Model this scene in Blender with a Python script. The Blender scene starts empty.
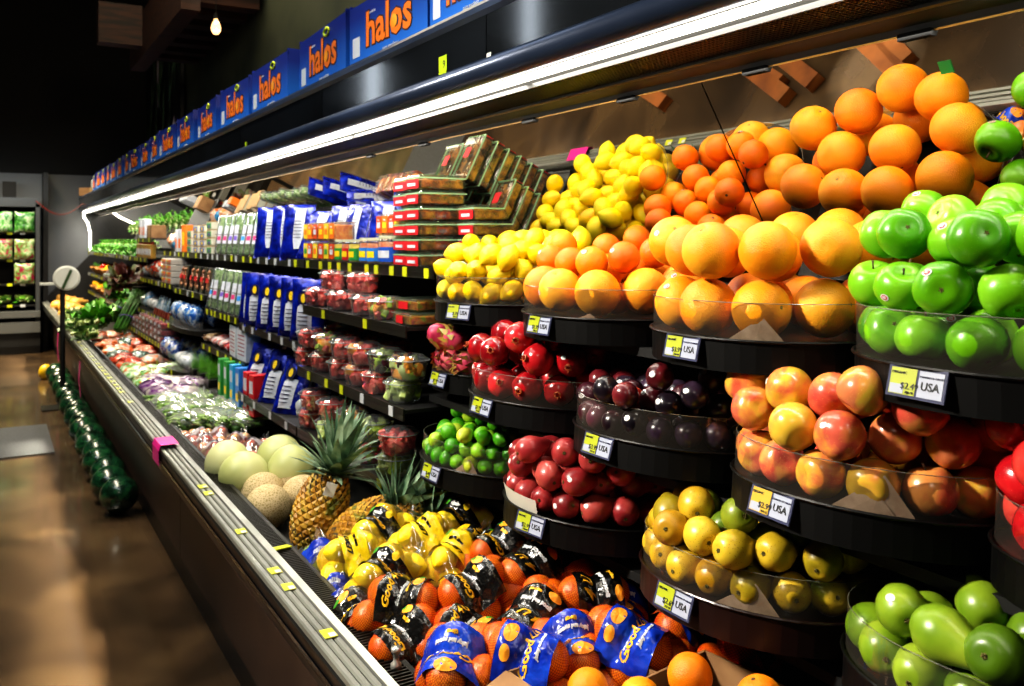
import bpy, bmesh, math, random
import numpy as np
from mathutils import Vector, Matrix, Euler, noise
random.seed(7)
S = bpy.context.scene; COL = S.collection
PI = math.pi
# ------------------------------------------------------------------ camera
F = 880.0; HC = 1.5; HOR = 240.0; PSI = math.atan(520/F)
CP, SP = math.cos(PSI), math.sin(PSI)
cd = bpy.data.cameras.new('camera'); cam = bpy.data.objects.new('camera', cd); COL.objects.link(cam)
cam.location = (0, 0, HC); cam.rotation_euler = (PI/2, 0, -PSI)
cd.sensor_width = 36; cd.lens = F/1024*36; cd.shift_y = -(343-HOR)/1024; cd.clip_start = .05; cd.clip_end = 60
cd.dof.use_dof = True; cd.dof.focus_distance = 1.75; cd.dof.aperture_fstop = 7.0
S.camera = cam
def ray(px, py):                       # direction (per unit of depth) seen at a photo pixel
    u = (px-512)/F; v = (HOR-py)/F
    return Vector((SP+u*CP, CP-u*SP, v))
O = Vector((0, 0, HC))
def P(px, py, X=None, Y=None, Z=None, D=None):
    d = ray(px, py)
    t = D if D is not None else X/d.x if X is not None else Y/d.y if Y is not None else (Z-HC)/d.z
    return O+d*t
def proj(p):
    d = p.x*SP+p.y*CP
    return (512+F*(p.x*CP-p.y*SP)/d, HOR-F*(p.z-HC)/d, d)
# ------------------------------------------------------------------ materials
MATS = {}
def nt(name):
    m = bpy.data.materials.new(name); m.use_nodes = True; n = m.node_tree; n.nodes.clear()
    o = n.nodes.new('ShaderNodeOutputMaterial'); return m, n, o
def L(n, a, ao, b, bi): n.links.new(a.outputs[ao], b.inputs[bi])
def rgb(h):
    if isinstance(h, str):
        h = h.lstrip('#'); c = [int(h[i:i+2], 16)/255 for i in (0, 2, 4)]
        return tuple(((x+.055)/1.055)**2.4 if x > .04045 else x/12.92 for x in c)+(1,)
    return tuple(h)+(1,) if len(h) == 3 else tuple(h)
def mat(name, cols, rough=.5, metal=0, nscale=8, ndetail=3, dist=0, bump=0, bscale=60, rnd=0, hue=0, val=0, spec=.5, sss=0, coat=0, emit=None, es=0, coords='Object', stretch=None, speck=None):
    """cols: colour or list of stops over a noise; rnd: per-object shift along the ramp; hue/val: per-object jitter"""
    if name in MATS: return MATS[name]
    m, n, o = nt(name); b = n.nodes.new('ShaderNodeBsdfPrincipled'); L(n, b, 0, o, 0)
    b.inputs['Roughness'].default_value = rough; b.inputs['Metallic'].default_value = metal
    b.inputs['Specular IOR Level'].default_value = spec
    if coat: b.inputs['Coat Weight'].default_value = coat; b.inputs['Coat Roughness'].default_value = .08
    if sss:
        b.inputs['Subsurface Weight'].default_value = sss; b.inputs['Subsurface Radius'].default_value = (.01, .005, .002); b.inputs['Subsurface Scale'].default_value = .5
    if emit: b.inputs['Emission Color'].default_value = rgb(emit); b.inputs['Emission Strength'].default_value = es
    if not isinstance(cols, list): cols = [cols]
    tc = n.nodes.new('ShaderNodeTexCoord'); src = (tc, coords)
    if stretch:
        mp = n.nodes.new('ShaderNodeMapping'); mp.inputs['Scale'].default_value = stretch; L(n, tc, coords, mp, 0); src = (mp, 0)
    oi = n.nodes.new('ShaderNodeObjectInfo')
    # offset the noise per object
    va = n.nodes.new('ShaderNodeVectorMath'); va.operation = 'ADD'; n.links.new(src[0].outputs[src[1]], va.inputs[0])
    mm = n.nodes.new('ShaderNodeMath'); mm.operation = 'MULTIPLY'; mm.inputs[1].default_value = 9.7; L(n, oi, 'Random', mm, 0)
    n.links.new(mm.outputs[0], va.inputs[1])
    if len(cols) > 1:
        nz = n.nodes.new('ShaderNodeTexNoise'); nz.inputs['Scale'].default_value = nscale; nz.inputs['Detail'].default_value = ndetail; nz.inputs['Distortion'].default_value = dist
        L(n, va, 0, nz, 'Vector')
        fac = nz
        if rnd:
            ma = n.nodes.new('ShaderNodeMath'); ma.operation = 'MULTIPLY_ADD'; ma.inputs[1].default_value = rnd
            L(n, oi, 'Random', ma, 0); sb = n.nodes.new('ShaderNodeMath'); sb.operation = 'SUBTRACT'; sb.inputs[1].default_value = rnd/2; L(n, nz, 0, sb, 0); L(n, sb, 0, ma, 2); fac = ma
        r = n.nodes.new('ShaderNodeValToRGB'); L(n, fac, 0, r, 0)
        e = r.color_ramp.elements; k = len(cols)
        lo, hi = .35, .65
        while len(e) < k: e.new(.5)
        for i, c in enumerate(cols): e[i].position = lo+(hi-lo)*i/(k-1); e[i].color = rgb(c)
        out = (r, 0)
    else:
        c = n.nodes.new('ShaderNodeRGB'); c.outputs[0].default_value = rgb(cols[0]); out = (c, 0)
    if speck:
        nz2 = n.nodes.new('ShaderNodeTexVoronoi'); nz2.inputs['Scale'].default_value = speck[1]; L(n, va, 0, nz2, 'Vector')
        lt = n.nodes.new('ShaderNodeMath'); lt.operation = 'LESS_THAN'; lt.inputs[1].default_value = speck[2]; L(n, nz2, 'Distance', lt, 0)
        mx = n.nodes.new('ShaderNodeMixRGB'); mx.inputs[2].default_value = rgb(speck[0]); L(n, lt, 0, mx, 0); n.links.new(out[0].outputs[out[1]], mx.inputs[1]); out = (mx, 0)
    if hue or val:
        h = n.nodes.new('ShaderNodeHueSaturation'); n.links.new(out[0].outputs[out[1]], h.inputs['Color'])
        for key, a, inp, mid in (('h', hue, 'Hue', .5), ('v', val, 'Value', 1)):
            if a:
                q = n.nodes.new('ShaderNodeMath'); q.operation = 'MULTIPLY_ADD'; q.inputs[1].default_value = a; q.inputs[2].default_value = mid-a/2
                L(n, oi, 'Random', q, 0); L(n, q, 0, h, inp)
        out = (h, 0)
    n.links.new(out[0].outputs[out[1]], b.inputs['Base Color'])
    if bump:
        bn = n.nodes.new('ShaderNodeTexNoise'); bn.inputs['Scale'].default_value = bscale; bn.inputs['Detail'].default_value = 2; L(n, tc, coords, bn, 'Vector')
        bp = n.nodes.new('ShaderNodeBump'); bp.inputs['Strength'].default_value = bump; bp.inputs['Distance'].default_value = .01; L(n, bn, 0, bp, 'Height'); L(n, bp, 0, b, 'Normal')
    MATS[name] = m; return m
def clear(name, tint=(1, 1, 1), rough=.05, gloss=.12, milk=0, milkcol=(.9, .9, .9)):
    if name in MATS: return MATS[name]
    m, n, o = nt(name)
    t = n.nodes.new('ShaderNodeBsdfTransparent'); t.inputs[0].default_value = rgb(tint)
    g = n.nodes.new('ShaderNodeBsdfGlossy'); g.inputs['Roughness'].default_value = rough
    fr = n.nodes.new('ShaderNodeLayerWeight'); fr.inputs[0].default_value = .25
    a = n.nodes.new('ShaderNodeMath'); a.operation = 'MULTIPLY_ADD'; a.inputs[1].default_value = .6; a.inputs[2].default_value = gloss*.35; a.use_clamp = True; L(n, fr, 'Fresnel', a, 0)
    mx = n.nodes.new('ShaderNodeMixShader'); L(n, a, 0, mx, 0); L(n, t, 0, mx, 1); L(n, g, 0, mx, 2)
    out = mx
    if milk:
        d = n.nodes.new('ShaderNodeBsdfDiffuse'); d.inputs[0].default_value = rgb(milkcol)
        m2 = n.nodes.new('ShaderNodeMixShader'); m2.inputs[0].default_value = milk; L(n, mx, 0, m2, 1); L(n, d, 0, m2, 2); out = m2
    L(n, out, 0, o, 0); MATS[name] = m; return m
def glow(name, col, s):
    if name in MATS: return MATS[name]
    m, n, o = nt(name); e = n.nodes.new('ShaderNodeEmission'); e.inputs[0].default_value = rgb(col); e.inputs[1].default_value = s; L(n, e, 0, o, 0); MATS[name] = m; return m
def netmat(name, col, sc=150, w=.16, base=None, basef=0):
    """diamond string net: transparent between the strings"""
    if name in MATS: return MATS[name]
    m, n, o = nt(name); tc = n.nodes.new('ShaderNodeTexCoord')
    sx = n.nodes.new('ShaderNodeSeparateXYZ'); L(n, tc, 'UV', sx, 0)
    outs = []
    for sg in (1, -1):
        a = n.nodes.new('ShaderNodeMath'); a.operation = 'MULTIPLY_ADD'; a.inputs[1].default_value = sg; L(n, sx, 0, a, 0); L(n, sx, 1, a, 2)
        b = n.nodes.new('ShaderNodeMath'); b.operation = 'MULTIPLY'; b.inputs[1].default_value = sc; L(n, a, 0, b, 0)
        f = n.nodes.new('ShaderNodeMath'); f.operation = 'FRACT'; L(n, b, 0, f, 0)
        l = n.nodes.new('ShaderNodeMath'); l.operation = 'LESS_THAN'; l.inputs[1].default_value = w; L(n, f, 0, l, 0); outs.append(l)
    mx = n.nodes.new('ShaderNodeMath'); mx.operation = 'MAXIMUM'; L(n, outs[0], 0, mx, 0); L(n, outs[1], 0, mx, 1)
    if basef:
        m3 = n.nodes.new('ShaderNodeMath'); m3.operation = 'MAXIMUM'; m3.inputs[1].default_value = basef; L(n, mx, 0, m3, 0); mx = m3
    t = n.nodes.new('ShaderNodeBsdfTransparent'); p = n.nodes.new('ShaderNodeBsdfPrincipled'); p.inputs['Base Color'].default_value = rgb(col); p.inputs['Roughness'].default_value = .4
    s = n.nodes.new('ShaderNodeMixShader'); L(n, mx, 0, s, 0); L(n, t, 0, s, 1); L(n, p, 0, s, 2); L(n, s, 0, o, 0); MATS[name] = m; return m
# ------------------------------------------------------------------ mesh building
class MB:
    def __init__(s): s.v = []; s.f = []; s.m = []; s.mi = 0; s.uv = {}
    def add(s, vs, fs, M=None):
        b = len(s.v)
        if M is not None: vs = [M @ Vector(v) for v in vs]
        s.v += [tuple(v) for v in vs]; s.f += [tuple(b+i for i in f) for f in fs]; s.m += [s.mi]*len(fs); return s
    def box(s, x0, x1, y0, y1, z0, z1, M=None, bev=0):
        if bev:
            b = bev; vs = []; 
            bm = bmesh.new(); bmesh.ops.create_cube(bm, size=1)
            for v in bm.verts: v.co = Vector(((x0+x1)/2+v.co.x*(x1-x0), (y0+y1)/2+v.co.y*(y1-y0), (z0+z1)/2+v.co.z*(z1-z0)))
            bmesh.ops.bevel(bm, geom=list(bm.edges), offset=b, segments=2, profile=.5, affect='EDGES')
            bm.verts.index_update(); r = s.add([v.co.copy() for v in bm.verts], [[v.index for v in f.verts] for f in bm.faces], M); bm.free(); return r
        vs = [(x, y, z) for x in (x0, x1) for y in (y0, y1) for z in (z0, z1)]
        return s.add(vs, [(0, 1, 3, 2), (4, 6, 7, 5), (0, 4, 5, 1), (2, 3, 7, 6), (0, 2, 6, 4), (1, 5, 7, 3)], M)
    def prism(s, poly, y0, y1, M=None, axis='y'):      # poly in (x,z), extruded along y
        k = len(poly)
        vs = [(x, y0, z) for x, z in poly]+[(x, y1, z) for x, z in poly]
        fs = [(i, (i+1) % k, k+(i+1) % k, k+i) for i in range(k)]+[tuple(range(k))[::-1], tuple(range(k, 2*k))]
        return s.add(vs, fs, M)
    def lathe(s, prof, seg=20, M=None, fn=None, a0=0, a1=2*PI, closed=True):      # prof: [(r,z)]
        k = len(prof); vs = []; fs = []; n = seg if closed else seg+1
        for j in range(n):
            a = a0+(a1-a0)*j/seg
            for r, z in prof:
                v = (r*math.cos(a), r*math.sin(a), z)
                if fn: v = fn(v, a)
                vs.append(v)
        for j in range(seg):
            j2 = (j+1) % n if closed else j+1
            for i in range(k-1):
                A, B, C, D = j*k+i, j2*k+i, j2*k+i+1, j*k+i+1
                if prof[i][0] < 1e-6: fs.append((A, C, D))
                elif prof[i+1][0] < 1e-6: fs.append((A, B, D))
                else: fs.append((A, B, C, D))
        return s.add(vs, fs, M)
    def sph(s, c, r, seg=12, rings=8, sc=(1, 1, 1), M=None):
        pr = [(math.sin(PI*i/rings), -math.cos(PI*i/rings)) for i in range(rings+1)]; pr[0] = (0, -1); pr[-1] = (0, 1)
        T = Matrix.Translation(c) @ Matrix.Diagonal((r*sc[0], r*sc[1], r*sc[2], 1))
        return s.lathe(pr, seg, (M @ T) if M is not None else T)
    def tube(s, pts, r, seg=8, cap=True):
        pts = [Vector(p) for p in pts]; vs = []; fs = []; k = len(pts)
        up = Vector((0, 0, 1))
        for i, p in enumerate(pts):
            d = (pts[min(i+1, k-1)]-pts[max(i-1, 0)]).normalized()
            a = d.cross(up if abs(d.z) < .95 else Vector((1, 0, 0))).normalized(); b = d.cross(a)
            rr = r[i] if isinstance(r, (list, tuple)) else r
            for j in range(seg):
                t = 2*PI*j/seg; vs.append(p+a*rr*math.cos(t)+b*rr*math.sin(t))
        for i in range(k-1):
            for j in range(seg):
                fs.append((i*seg+j, i*seg+(j+1) % seg, (i+1)*seg+(j+1) % seg, (i+1)*seg+j))
        if cap: fs += [tuple(range(seg))[::-1], tuple(range((k-1)*seg, k*seg))]
        return s.add(vs, fs)
    def grid(s, fn, nu, nv):
        vs = [fn(i/nu, j/nv) for j in range(nv+1) for i in range(nu+1)]
        fs = [(j*(nu+1)+i, j*(nu+1)+i+1, (j+1)*(nu+1)+i+1, (j+1)*(nu+1)+i) for j in range(nv) for i in range(nu)]
        return s.add(vs, fs)
    def mesh(s, name, mats, smooth=False, weld=False, auto=None):
        me = bpy.data.meshes.new(name); me.from_pydata(s.v, [], s.f)
        for m in (mats if isinstance(mats, (list, tuple)) else [mats]): me.materials.append(m)
        if any(s.m): me.polygons.foreach_set('material_index', s.m)
        bm = bmesh.new(); bm.from_mesh(me)
        if weld: bmesh.ops.remove_doubles(bm, verts=bm.verts, dist=1e-5)
        bmesh.ops.recalc_face_normals(bm, faces=bm.faces); bm.to_mesh(me); bm.free()
        if smooth: me.polygons.foreach_set('use_smooth', [True]*len(me.polygons))
        if auto: me.set_sharp_from_angle(angle=auto) if hasattr(me, 'set_sharp_from_angle') else None
        me.update(); return me
    def obj(s, name, mats, parent=None, smooth=False, loc=None, **k):
        o = bpy.data.objects.new(name, s.mesh(name, mats, smooth, **k)); COL.objects.link(o)
        if parent: o.parent = parent
        if loc is not None: o.location = loc
        return o
def put(name, me, parent=None, loc=(0, 0, 0), rot=None, sc=None, M=None):
    o = bpy.data.objects.new(name, me); COL.objects.link(o)
    if parent: o.parent = parent
    if M is not None: o.matrix_local = M
    else:
        o.location = loc
        if rot is not None: o.rotation_euler = rot
        if sc is not None: o.scale = (sc, sc, sc) if isinstance(sc, (int, float)) else sc
    return o
def empty(name, loc=(0, 0, 0), rot=None):
    o = bpy.data.objects.new(name, None); COL.objects.link(o); o.location = loc; o.empty_display_size = .05
    if rot is not None: o.rotation_euler = rot
    return o
def tag(o, label=None, cat=None, group=None, kind=None):
    if label: o['label'] = label
    if cat: o['category'] = cat
    if group: o['group'] = group
    if kind: o['kind'] = kind
    return o
KIDS = {}
def proto(o):
    """take a finished thing out of the scene graph, as a source for copies"""
    KIDS[o.name] = [(c, [g for g in bpy.data.objects if g.parent is c]) for c in bpy.data.objects if c.parent is o]
    o['_p'] = 1; return o
def dup(o, loc=(0, 0, 0), rot=(0, 0, 0), sc=1, label=None, group=None, cat=None, parts=True, M=None):
    r = o.copy(); COL.objects.link(r)
    if '_p' in r: del r['_p']
    if M is not None: r.matrix_world = M
    else: r.location = loc; r.rotation_euler = rot; r.scale = (sc, sc, sc) if isinstance(sc, (int, float)) else sc
    if parts:
        for c, gs in KIDS[o.name]:
            d = c.copy(); COL.objects.link(d); d.parent = r
            for g in gs:
                e = g.copy(); COL.objects.link(e); e.parent = d
    return tag(r, label, cat, group)
def drop_protos():
    for o in [o for o in bpy.data.objects if '_p' in o]:
        for c, gs in KIDS[o.name]:
            for g in gs: bpy.data.objects.remove(g)
            bpy.data.objects.remove(c)
        bpy.data.objects.remove(o)
TXT = {}
def text_mesh(s, size, bold=0, ext=.0004, res=2, shear=0):
    k = (s, size, bold, ext, shear)
    if k not in TXT:
        cu = bpy.data.curves.new('lettering', 'FONT'); cu.body = s; cu.size = size; cu.extrude = ext; cu.offset = bold; cu.resolution_u = res; cu.align_x = 'CENTER'; cu.align_y = 'CENTER'; cu.shear = shear
        o = bpy.data.objects.new('t', cu); COL.objects.link(o); bpy.context.view_layer.update()
        me = bpy.data.meshes.new_from_object(o.evaluated_get(bpy.context.evaluated_depsgraph_get())); bpy.data.objects.remove(o)
        me.materials.clear(); TXT[k] = me
    return TXT[k]
def text(name, s, size, m, parent, M, **k):
    me = text_mesh(s, size, **k).copy(); me.materials.append(m); return put(name, me, parent, M=M)
def frame(o, right, up):
    r = Vector(right).normalized(); u = Vector(up); u = (u-r*u.dot(r)).normalized(); n = r.cross(u)
    return Matrix(((r.x, u.x, n.x, o[0]), (r.y, u.y, n.y, o[1]), (r.z, u.z, n.z, o[2]), (0, 0, 0, 1)))
ORD = 'first second third fourth fifth sixth seventh eighth ninth tenth eleventh twelfth thirteenth fourteenth fifteenth sixteenth seventeenth eighteenth nineteenth twentieth'.split()
ORD += ['twenty-'+w for w in ORD[:9]]+['thirtieth']+['thirty-'+w for w in ORD[:9]]+['fortieth']+['forty-'+w for w in ORD[:9]]+['fiftieth']+['fifty-'+w for w in ORD[:9]]+['sixtieth']+['sixty-'+w for w in ORD[:9]]
def ordl(i, n):
    return 'leftmost' if i == 0 else 'rightmost' if i == n-1 else ORD[i]+' from left'
# ------------------------------------------------------------------ the room
Mfloor = mat('polished_concrete', ['#31261a', '#433424', '#57452f'], rough=.24, nscale=2.2, ndetail=8, dist=.6, bump=.05, bscale=9, spec=.7, coords='Object', coat=.35)
def struct(name, mb, m, **k): o = mb.obj(name, m, **k); o['kind'] = 'structure'; return o
YE = 13.7
struct('floor', MB().box(-6, 2.1, -5, 14.4, -.05, 0), Mfloor)
Mdark = mat('soot_black_paint', '#070606', rough=.8)
Molive = mat('olive_plaster', ['#2c3222', '#3d422c', '#474a34'], rough=.75, nscale=1.2, bump=.1, bscale=30)
Mgrey = mat('pale_grey_paint', ['#66696e', '#74777a'], rough=.6, nscale=1.5)
struct('ceiling', MB().box(-6, 2.1, -5, 14.4, 5.2, 5.25), Mdark)
struct('wall_right', MB().box(1.98, 2.1, -5, 14.4, 0, 5.2), Molive)
struct('wall_far', MB().box(-6, 1.98, 13.9, 14.0, 0, 2.42), Mgrey)
struct('wall_far_upper', MB().box(-6, 1.98, 13.9, 14.4, 2.42, 5.2), Mdark)
struct('wall_left', MB().box(-6.1, -6, -5, 14.4, 0, 5.2), mat('brown_plaster', ['#3a2a1c', '#4a3624'], rough=.8))
struct('wall_near', MB().box(-6, 2.1, -5.1, -5, 0, 5.2), mat('brown_plaster', '#3a2a1c'))
struct('baseboard_far', MB().box(.62, 1.98, 13.86, 13.9, 0, .13), Mdark)
struct('column', MB().box(.6, .66, 13.55, 13.9, 0, 2.42), mat('black_post_paint', '#0a0b0d', rough=.5)); 
bpy.data.objects['column'].name = 'trim_1'
# olive wall recess: timber boards
Mwood_red = mat('dark_red_timber', ['#1d0f08', '#3a1c0d', '#4a2511'], rough=.6, nscale=3, stretch=(1, 8, 8))
t = tag(empty('slatted_soffit', (1.5, 8.9, 3.45)), 'dark red timber slatted soffit above the canopy behind the bare bulb', 'soffit')
for k in range(7): MB().box(-.05+.0*k, .45, -1.4+.42*k, -1.22+.42*k, .0, .1).obj('slat', Mwood_red, t)
MB().box(-.2, -.05, -1.5, 1.5, -.1, .35).obj('fascia_board', Mwood_red, t); MB().box(-.05, .45, -1.5, 1.5, .1, .16).obj('deck_board', Mwood_red, t)
MB().box(-.6, -.2, .6, .8, .0, .4).obj('beam_end', Mwood_red, t)
# bare bulb
# (its bright filament is a mesh of its own)
bp = P(216, 27, D=7.2)
t = tag(empty('pendant_bulb', bp), 'glowing bare filament bulb hanging in front of the olive wall', 'lamp')
MB().lathe([(0, -.062), (.02, -.058), (.036, -.035), (.04, -.01), (.03, .03), (.016, .055), (.014, .07)], 18).obj('glass', glow('warm_bulb', (1, .55, .22), 3.2), t, smooth=True)
MB().tube([(-.0, -.02, -.04), (0, -.012, .03), (0, .012, .03), (0, .02, -.04)], .022, 6).obj('filament', glow('filament_glow', (1, .8, .5), 20), t)
MB().lathe([(.0, .11), (.017, .11), (.019, .065), (0, .065)], 14).obj('socket', Mdark, t); MB().tube([(0, 0, .1), (0, 0, .5)], .004).obj('cord', Mdark, t)
# mural of vegetables on the far right wall
t = tag(empty('vegetable_mural', (1.93, 12.2, 2.11)), 'dark mural of pale radishes and long green leaves on the wall above the far canopy', 'mural')
MB().box(-.02, .02, -1.3, 1.35, 0, 2.6).obj('panel', mat('mural_black', '#05070a', rough=.5), t)
Mrad = mat('mural_radish', ['#8a7f95', '#b9b0bd', '#5b4a66'], rough=.7, nscale=3)
Mmleaf = mat('mural_leaf', ['#1c3020', '#3d5a3a', '#56725a'], rough=.7, nscale=5)
random.seed(3)
for (y, z, l, a) in [(-.9, .2, .75, .1), (-.5, .15, .6, -.1), (.3, 1.1, .8, .0), (.8, .2, .6, .15), (-.2, .1, .45, .2)]:
    MB().lathe([(0, -l/2), (.05, -l*.35), (.09, 0), (.08, l*.3), (0, l*.45)], 12, Matrix.Translation((-.03, y, z+l/2)) @ Matrix.Rotation(a, 4, 'X') @ Matrix.Diagonal((.1, 1, 1, 1))).obj('radish_print', Mrad, t, smooth=True)
for i in range(16):
    y = random.uniform(-1.2, 1.2); z = random.uniform(.5, 1.9); a = random.uniform(-.7, .7)
    MB().lathe([(0, -.45), (.03, -.3), (.07, 0), (.04, .3), (0, .45)], 8, Matrix.Translation((-.035-.001*i, y, z)) @ Matrix.Rotation(a, 4, 'X') @ Matrix.Diagonal((.05, 1, 1, 1))).obj('leaf_print', Mmleaf, t, smooth=True)
# ------------------------------------------------------------------ the refrigerated case
Mblack = mat('black_enamel', '#050505', rough=.35); Mblackm = mat('black_matt_steel', ['#060606', '#0b0a0a'], rough=.6)
Mpanel = mat('brown_grey_panel', ['#33241c', '#3d2d24', '#2d211b'], rough=.45, nscale=2, ndetail=6)
Mrail = mat('grey_price_rail', ['#5c5e58', '#74766e'], rough=.35, nscale=3, spec=.6)
Malu = mat('brushed_aluminium', ['#a8aba6', '#c6c8c2'], rough=.3, metal=.7, nscale=6)
Mchrome = mat('dark_chrome_trim', '#3a4450', rough=.15, metal=1)
Mfascia = mat('smoked_glass_fascia', ['#101214', '#181b1f'], rough=.09, nscale=2, spec=.8)
Mlip = mat('slate_blue_trim', ['#2a3448', '#38445c'], rough=.28, nscale=2, metal=.35)
Y0 = -.9
case = tag(empty('refrigerated_case', (0, 0, 0)), 'long open refrigerated produce case running down the aisle with dark canopy and brown front', 'display case')
def cp(name, poly, m, y0=Y0, y1=YE, **k): return MB().prism(poly, y0, y1).obj(name, m, case, **k)
cp('kick_plate', [(.7215, 0), (.76, 0), (.76, .1), (.7215, .1)], Mblack)
yy = Y0
for i in range(6):
    y2 = min(yy+2.5, YE); cp('front_panel', [(.7175, .1), (.75, .1), (.75, .56), (.7175, .56)], Mpanel, yy+.004, y2-.004); yy = y2
cp('bumper', [(.715, .40), (.70, .44), (.60, .55), (.578, .60), (.578, .645), (.60, .655), (.72, .56), (.75, .4)], Mblack, smooth=False)
cp('bumper_trim', [(.5745, .612), (.5745, .622), (.579, .622), (.579, .612)], Mchrome)
# price rail: three grey ridges and a bright inner edge
rl = MB()
for x0 in (.580, .598, .616): rl.prism([(x0, .652), (x0, .664), (x0+.004, .667), (x0+.013, .667), (x0+.016, .663), (x0+.016, .652)], Y0, YE)
rl.obj('price_rail', Mrail, case)
cp('rail_edge', [(.634, .648), (.634, .67), (.650, .674), (.654, .66), (.654, .62), (.645, .62)], Malu)
# air grille: many thin bars
gr = MB(); y = .9
while y < 7: gr.box(.656, .722, y, y+.004, .632, .640, Matrix.Identity(4)); y += .0125
gr.box(.654, .662, Y0, YE, .60, .645).box(.718, .726, Y0, YE, .60, .640).box(.684, .690, Y0, YE, .62, .636)
gr.obj('air_grille', mat('dark_grille_metal', '#26241f', rough=.4, metal=.5), case)
cp('grille_channel', [(.652, .56), (.73, .52), (.73, .50), (.65, .5)], Mblack)
cp('deck_tray', [(.726, .64), (.73, .64), (.74, .50), (1.62, .52), (1.62, .47), (.72, .47)], mat('dark_deck_mat', ['#0c0d0c', '#1a1c18'], rough=.7, nscale=30))
cp('back_panel', [(1.60, .47), (1.70, .47), (1.70, 1.9), (1.60, 1.36)], Mblackm)
# the near end and far end panels
for y0, y1 in ((Y0-.04, Y0), (YE, YE+.06)):
    MB().prism([(.72, 0), (1.95, 0), (1.95, 2.1), (1.06, 2.1), (1.06, 1.9), (1.2, 1.78), (1.2, 1.3), (.62, .68), (.58, .6), (.72, .4)], y0, y1).obj('end_panel', Mblackm, case)
# canopy
cp('canopy_top', [(1.07, 2.075), (1.95, 2.075), (1.95, 2.095), (1.05, 2.095), (1.045, 2.085), (1.045, 2.07), (1.06, 2.062)], Mlip)
cp('canopy_box', [(1.075, 1.95), (1.33, 1.9), (1.95, 1.9), (1.95, 2.07), (1.075, 2.07)], Mblack)
yy = -.6
while yy < YE:
    y2 = min(yy+1.26, YE); cp('fascia_panel', [(1.06, 1.952), (1.075, 1.952), (1.075, 2.066), (1.06, 2.066)], Mfascia, yy+.002, y2-.002); yy = y2
cp('fascia_lip', [(1.06, 1.955), (1.048, 1.945), (1.044, 1.93), (1.048, 1.912), (1.062, 1.90), (1.085, 1.895), (1.085, 1.955)], Mlip, smooth=True)
cp('light_housing', [(1.085, 1.895), (1.085, 1.93), (1.14, 1.93), (1.13, 1.868), (1.124, 1.868), (1.119, 1.9), (1.10, 1.905)], mat('light_housing_grey', '#0a0908', rough=.7))
yy = -.6; Mled = glow('cool_white_tube', (1, .93, .78), 14)
while yy < YE-.1:
    y2 = min(yy+1.21, YE-.02)
    MB().tube([(1.106, yy+.004, 1.890), (1.106, y2-.004, 1.890)], .0085, 10).obj('light_tube', Mled, case, smooth=True); yy = y2
    ld = bpy.data.lights.new('case_light', 'AREA'); ld.shape = 'RECTANGLE'; ld.size = .03; ld.size_y = 1.18; ld.energy = 3.8 if y2 < 2.6 else 6.0; ld.color = (1, .95, .84)
    lo = bpy.data.objects.new('case_light', ld); COL.objects.link(lo); lo.location = (1.11, (yy-1.21+y2)/2, 1.872)
    lo.rotation_euler = (0, -.42, 0)
    l2 = ld.copy(); l2.energy = 2.6; l2.size = .012; lo = bpy.data.objects.new('added_back_fill', l2); COL.objects.link(lo); lo.location = (1.292, (yy-1.21+y2)/2, 1.834); lo.rotation_euler = (0, -.32, 0)  # second strip is added, no fixture there; brightens fruit backs for the mirror
MB().tube([(1.106, YE-.02, 1.89), (1.11, YE-.01, 1.82), (1.16, YE-.01, 1.74), (1.19, YE-.01, 1.6), (1.19, YE-.01, 1.35)], .012).obj('end_light_tube', Mled, case, smooth=True)  # glow on the end panel, put in as a glowing tube
# honeycomb air discharge: real lattice of slats
hc = MB(); y = -.5
while y < 7.5: hc.box(1.142, 1.262, y, y+.0022, 1.872, 1.888); y += .011
for k in range(12): hc.box(1.142+.0105*k, 1.1440+.0105*k, -.6, 13.6, 1.872, 1.888)
hc.obj('honeycomb_grille', mat('honeycomb_black', '#1b1a17', rough=.35), case)
cp('honeycomb_backing', [(1.14, 1.888), (1.265, 1.888), (1.265, 1.9), (1.14, 1.9)], Mblack)
cp('mirror_top_rail', [(1.262, 1.864), (1.262, 1.9), (1.315, 1.9), (1.315, 1.836), (1.30, 1.838), (1.295, 1.85)], Mblackm)
Mbrass = mat('brass_edge_strip', '#7a5a24', rough=.3, metal=.8)
cp('brass_edge', [(1.2615, 1.862), (1.2635, 1.862), (1.2635, 1.866), (1.2615, 1.866)], Mbrass); cp('lower_edge', [(1.299, 1.836), (1.301, 1.836), (1.301, 1.839), (1.299, 1.839)], Mbrass)
# tilted mirror behind the top shelf (panels with dark joints)
MX0, MZ0 = 1.30, 1.838; TH = math.radians(32); ML = .50
Mmir = mat('mirror_silver', '#dedad0', rough=.01, metal=1)
def mirpt(s, off=0): return (MX0+math.sin(TH)*s+math.cos(TH)*off, MZ0-math.cos(TH)*s+math.sin(TH)*off)
ys = [-.7, .37]+[1.41+1.04*k for k in range(12)]; ys = [y for y in ys if y < YE]+[YE]
for a, b in zip(ys[:-1], ys[1:]):
    cp('mirror_panel', [mirpt(0), mirpt(ML), mirpt(ML, .006), mirpt(0, .006)], Mmir, a+.002, b-.002)
cp('mirror_backing', [mirpt(0, .007), mirpt(ML, .007), mirpt(ML, .02), mirpt(0, .02)], Mblack)
for y in (.9, 1.25, 1.66, 2.1, 2.8, 3.3): MB().box(1.29, 1.325, y-.03, y+.03, 1.828, 1.84).obj('mirror_clip', mat('dull_black_plastic', '#030303', rough=.9, spec=.1), case)
st = MB().box(-.016, .016, -.016, .016, 0, .0008); 
s_, y_ = .035, .62
def on_mirror(px, py):
    d = ray(px, py); nx, nz = -math.cos(TH), -math.sin(TH); t = ((MX0)*nx+(MZ0-HC)*nz)/(d.x*nx+d.z*nz); return O+d*t
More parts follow.
